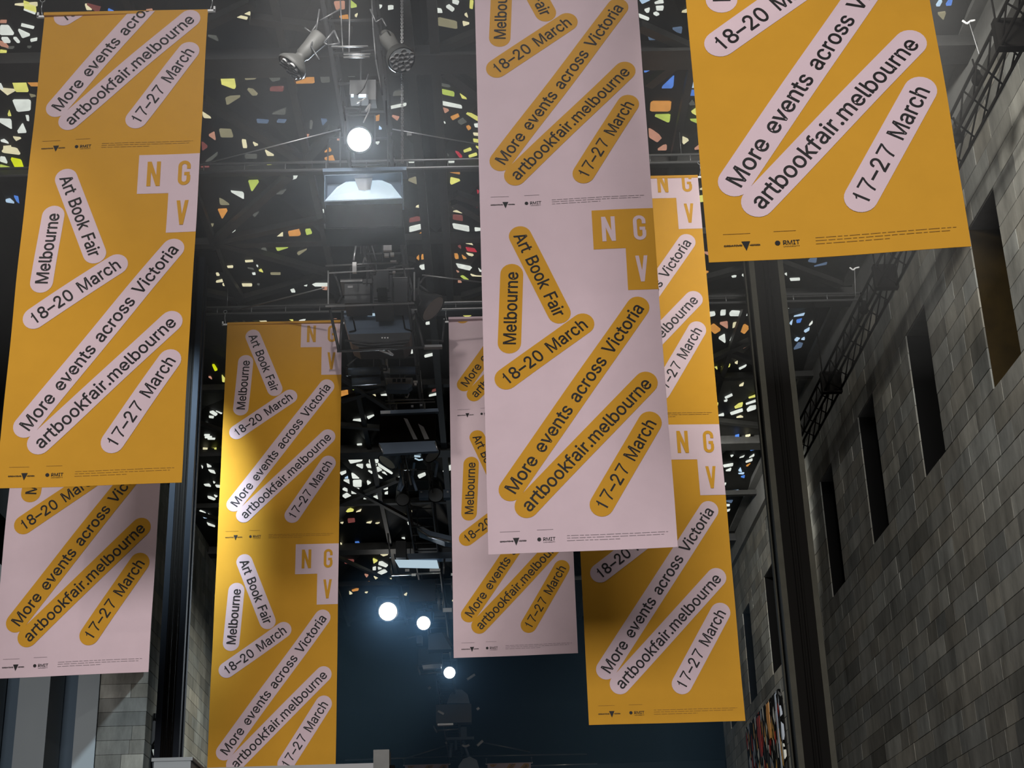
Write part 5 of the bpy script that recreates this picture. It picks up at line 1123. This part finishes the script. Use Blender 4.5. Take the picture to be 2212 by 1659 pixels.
MB().span((p0.x, 22.95, 0), (p1.x, 24.1, p1.z)).build('sleeve', M['fin'], t)
MB().span((p0.x - 0.03, 22.92, p1.z - 0.05), (p1.x + 0.03, 24.13, p1.z)).build('sleeve_cap', M['fin'], t)

# ---- woven hangings on both walls, seen very obliquely
mt = material('woven_shards', (0.3, 0.3, 0.3), 0.9, spec=0.1)
nt = mt.node_tree; bs = nt.nodes['Principled BSDF']
tc = nt.nodes.new('ShaderNodeTexCoord'); mp = nt.nodes.new('ShaderNodeMapping'); mp.inputs['Scale'].default_value = (1, 1.1, 0.45)
nt.links.new(tc.outputs['Object'], mp.inputs[0])
vo = nt.nodes.new('ShaderNodeTexVoronoi'); vo.inputs['Scale'].default_value = 6.0
ve = nt.nodes.new('ShaderNodeTexVoronoi'); ve.feature = 'DISTANCE_TO_EDGE'; ve.inputs['Scale'].default_value = 6.0
for v in (vo, ve): nt.links.new(mp.outputs[0], v.inputs['Vector'])
sp = nt.nodes.new('ShaderNodeSeparateColor'); nt.links.new(vo.outputs['Color'], sp.inputs[0])
cr = nt.nodes.new('ShaderNodeValToRGB'); cr.color_ramp.interpolation = 'CONSTANT'
els = cr.color_ramp.elements
els[0].position = 0; els[0].color = (0.015, 0.015, 0.015, 1); els[1].position = 0.42; els[1].color = (0.55, 0.55, 0.50, 1)
for pos, c in ((0.62, (0.30, 0.33, 0.38, 1)), (0.74, (0.55, 0.30, 0.08, 1)), (0.84, (0.35, 0.03, 0.02, 1)), (0.90, (0.05, 0.05, 0.05, 1))):
    e = els.new(pos); e.color = c
nt.links.new(sp.outputs[0], cr.inputs[0])
mm = nt.nodes.new('ShaderNodeMath'); mm.operation = 'GREATER_THAN'; mm.inputs[1].default_value = 0.09; nt.links.new(ve.outputs['Distance'], mm.inputs[0])
vm = nt.nodes.new('ShaderNodeVectorMath'); vm.operation = 'SCALE'; nt.links.new(cr.outputs[0], vm.inputs[0]); nt.links.new(mm.outputs[0], vm.inputs['Scale'])
nt.links.new(vm.outputs[0], bs.inputs['Base Color'])
a, b = atx(1612, 1572, 6.9), atx(1683, 1490, 6.9)
t = thing('wall_hanging', (6.9, (a.y + b.y) / 2, b.z), 'colourful woven hanging of black, white and orange shards on the right stone wall', 'wall hanging')
MB().span((6.87, b.y, a.z - 4), (6.93, a.y, (a.z + b.z) / 2)).build('woven_cloth', mt, t)
def wp(f, z0, z1, w, mat, nm):
    y = b.y + (a.y - b.y) * f; zt_ = (a.z + b.z) / 2
    pts = [Vector((6.865, y - w, zt_ - z0)), Vector((6.865, y + w * 0.6, zt_ - z0 + 0.0)), Vector((6.865, y + w, zt_ - (z0 + z1) / 2)), Vector((6.865, y + w * .3, zt_ - z1)), Vector((6.865, y - w * .7, zt_ - z1))]
    MB().prism(pts, (-1, 0, 0), 0.01).build(nm, mat, t)
orange = material('orange_weave', (0.55, 0.25, 0.06), 0.9); red = material('red_weave', (0.25, 0.02, 0.015), 0.9); paleblue = material('blue_grey_weave', (0.30, 0.34, 0.40), 0.9)
wp(0.30, 0.05, 0.9, 0.22, orange, 'orange_patch'); wp(0.58, 0.1, 1.1, 0.22, red, 'red_patch'); wp(0.08, 0.05, 1.9, 0.10, paleblue, 'blue_grey_patch')
a, b = atx(338, 1640, XL + 0.08), atx(328, 1533, XL + 0.08)
t = thing('wall_hanging', (XL + 0.08, 35, b.z), 'dark and white woven hanging on the left wall, a narrow sliver beside the column', 'wall hanging')
MB().span((XL + 0.03, YS + 0.6, b.z - 5), (XL + 0.1, YS + 2.4, b.z)).build('woven_cloth', mt, t)
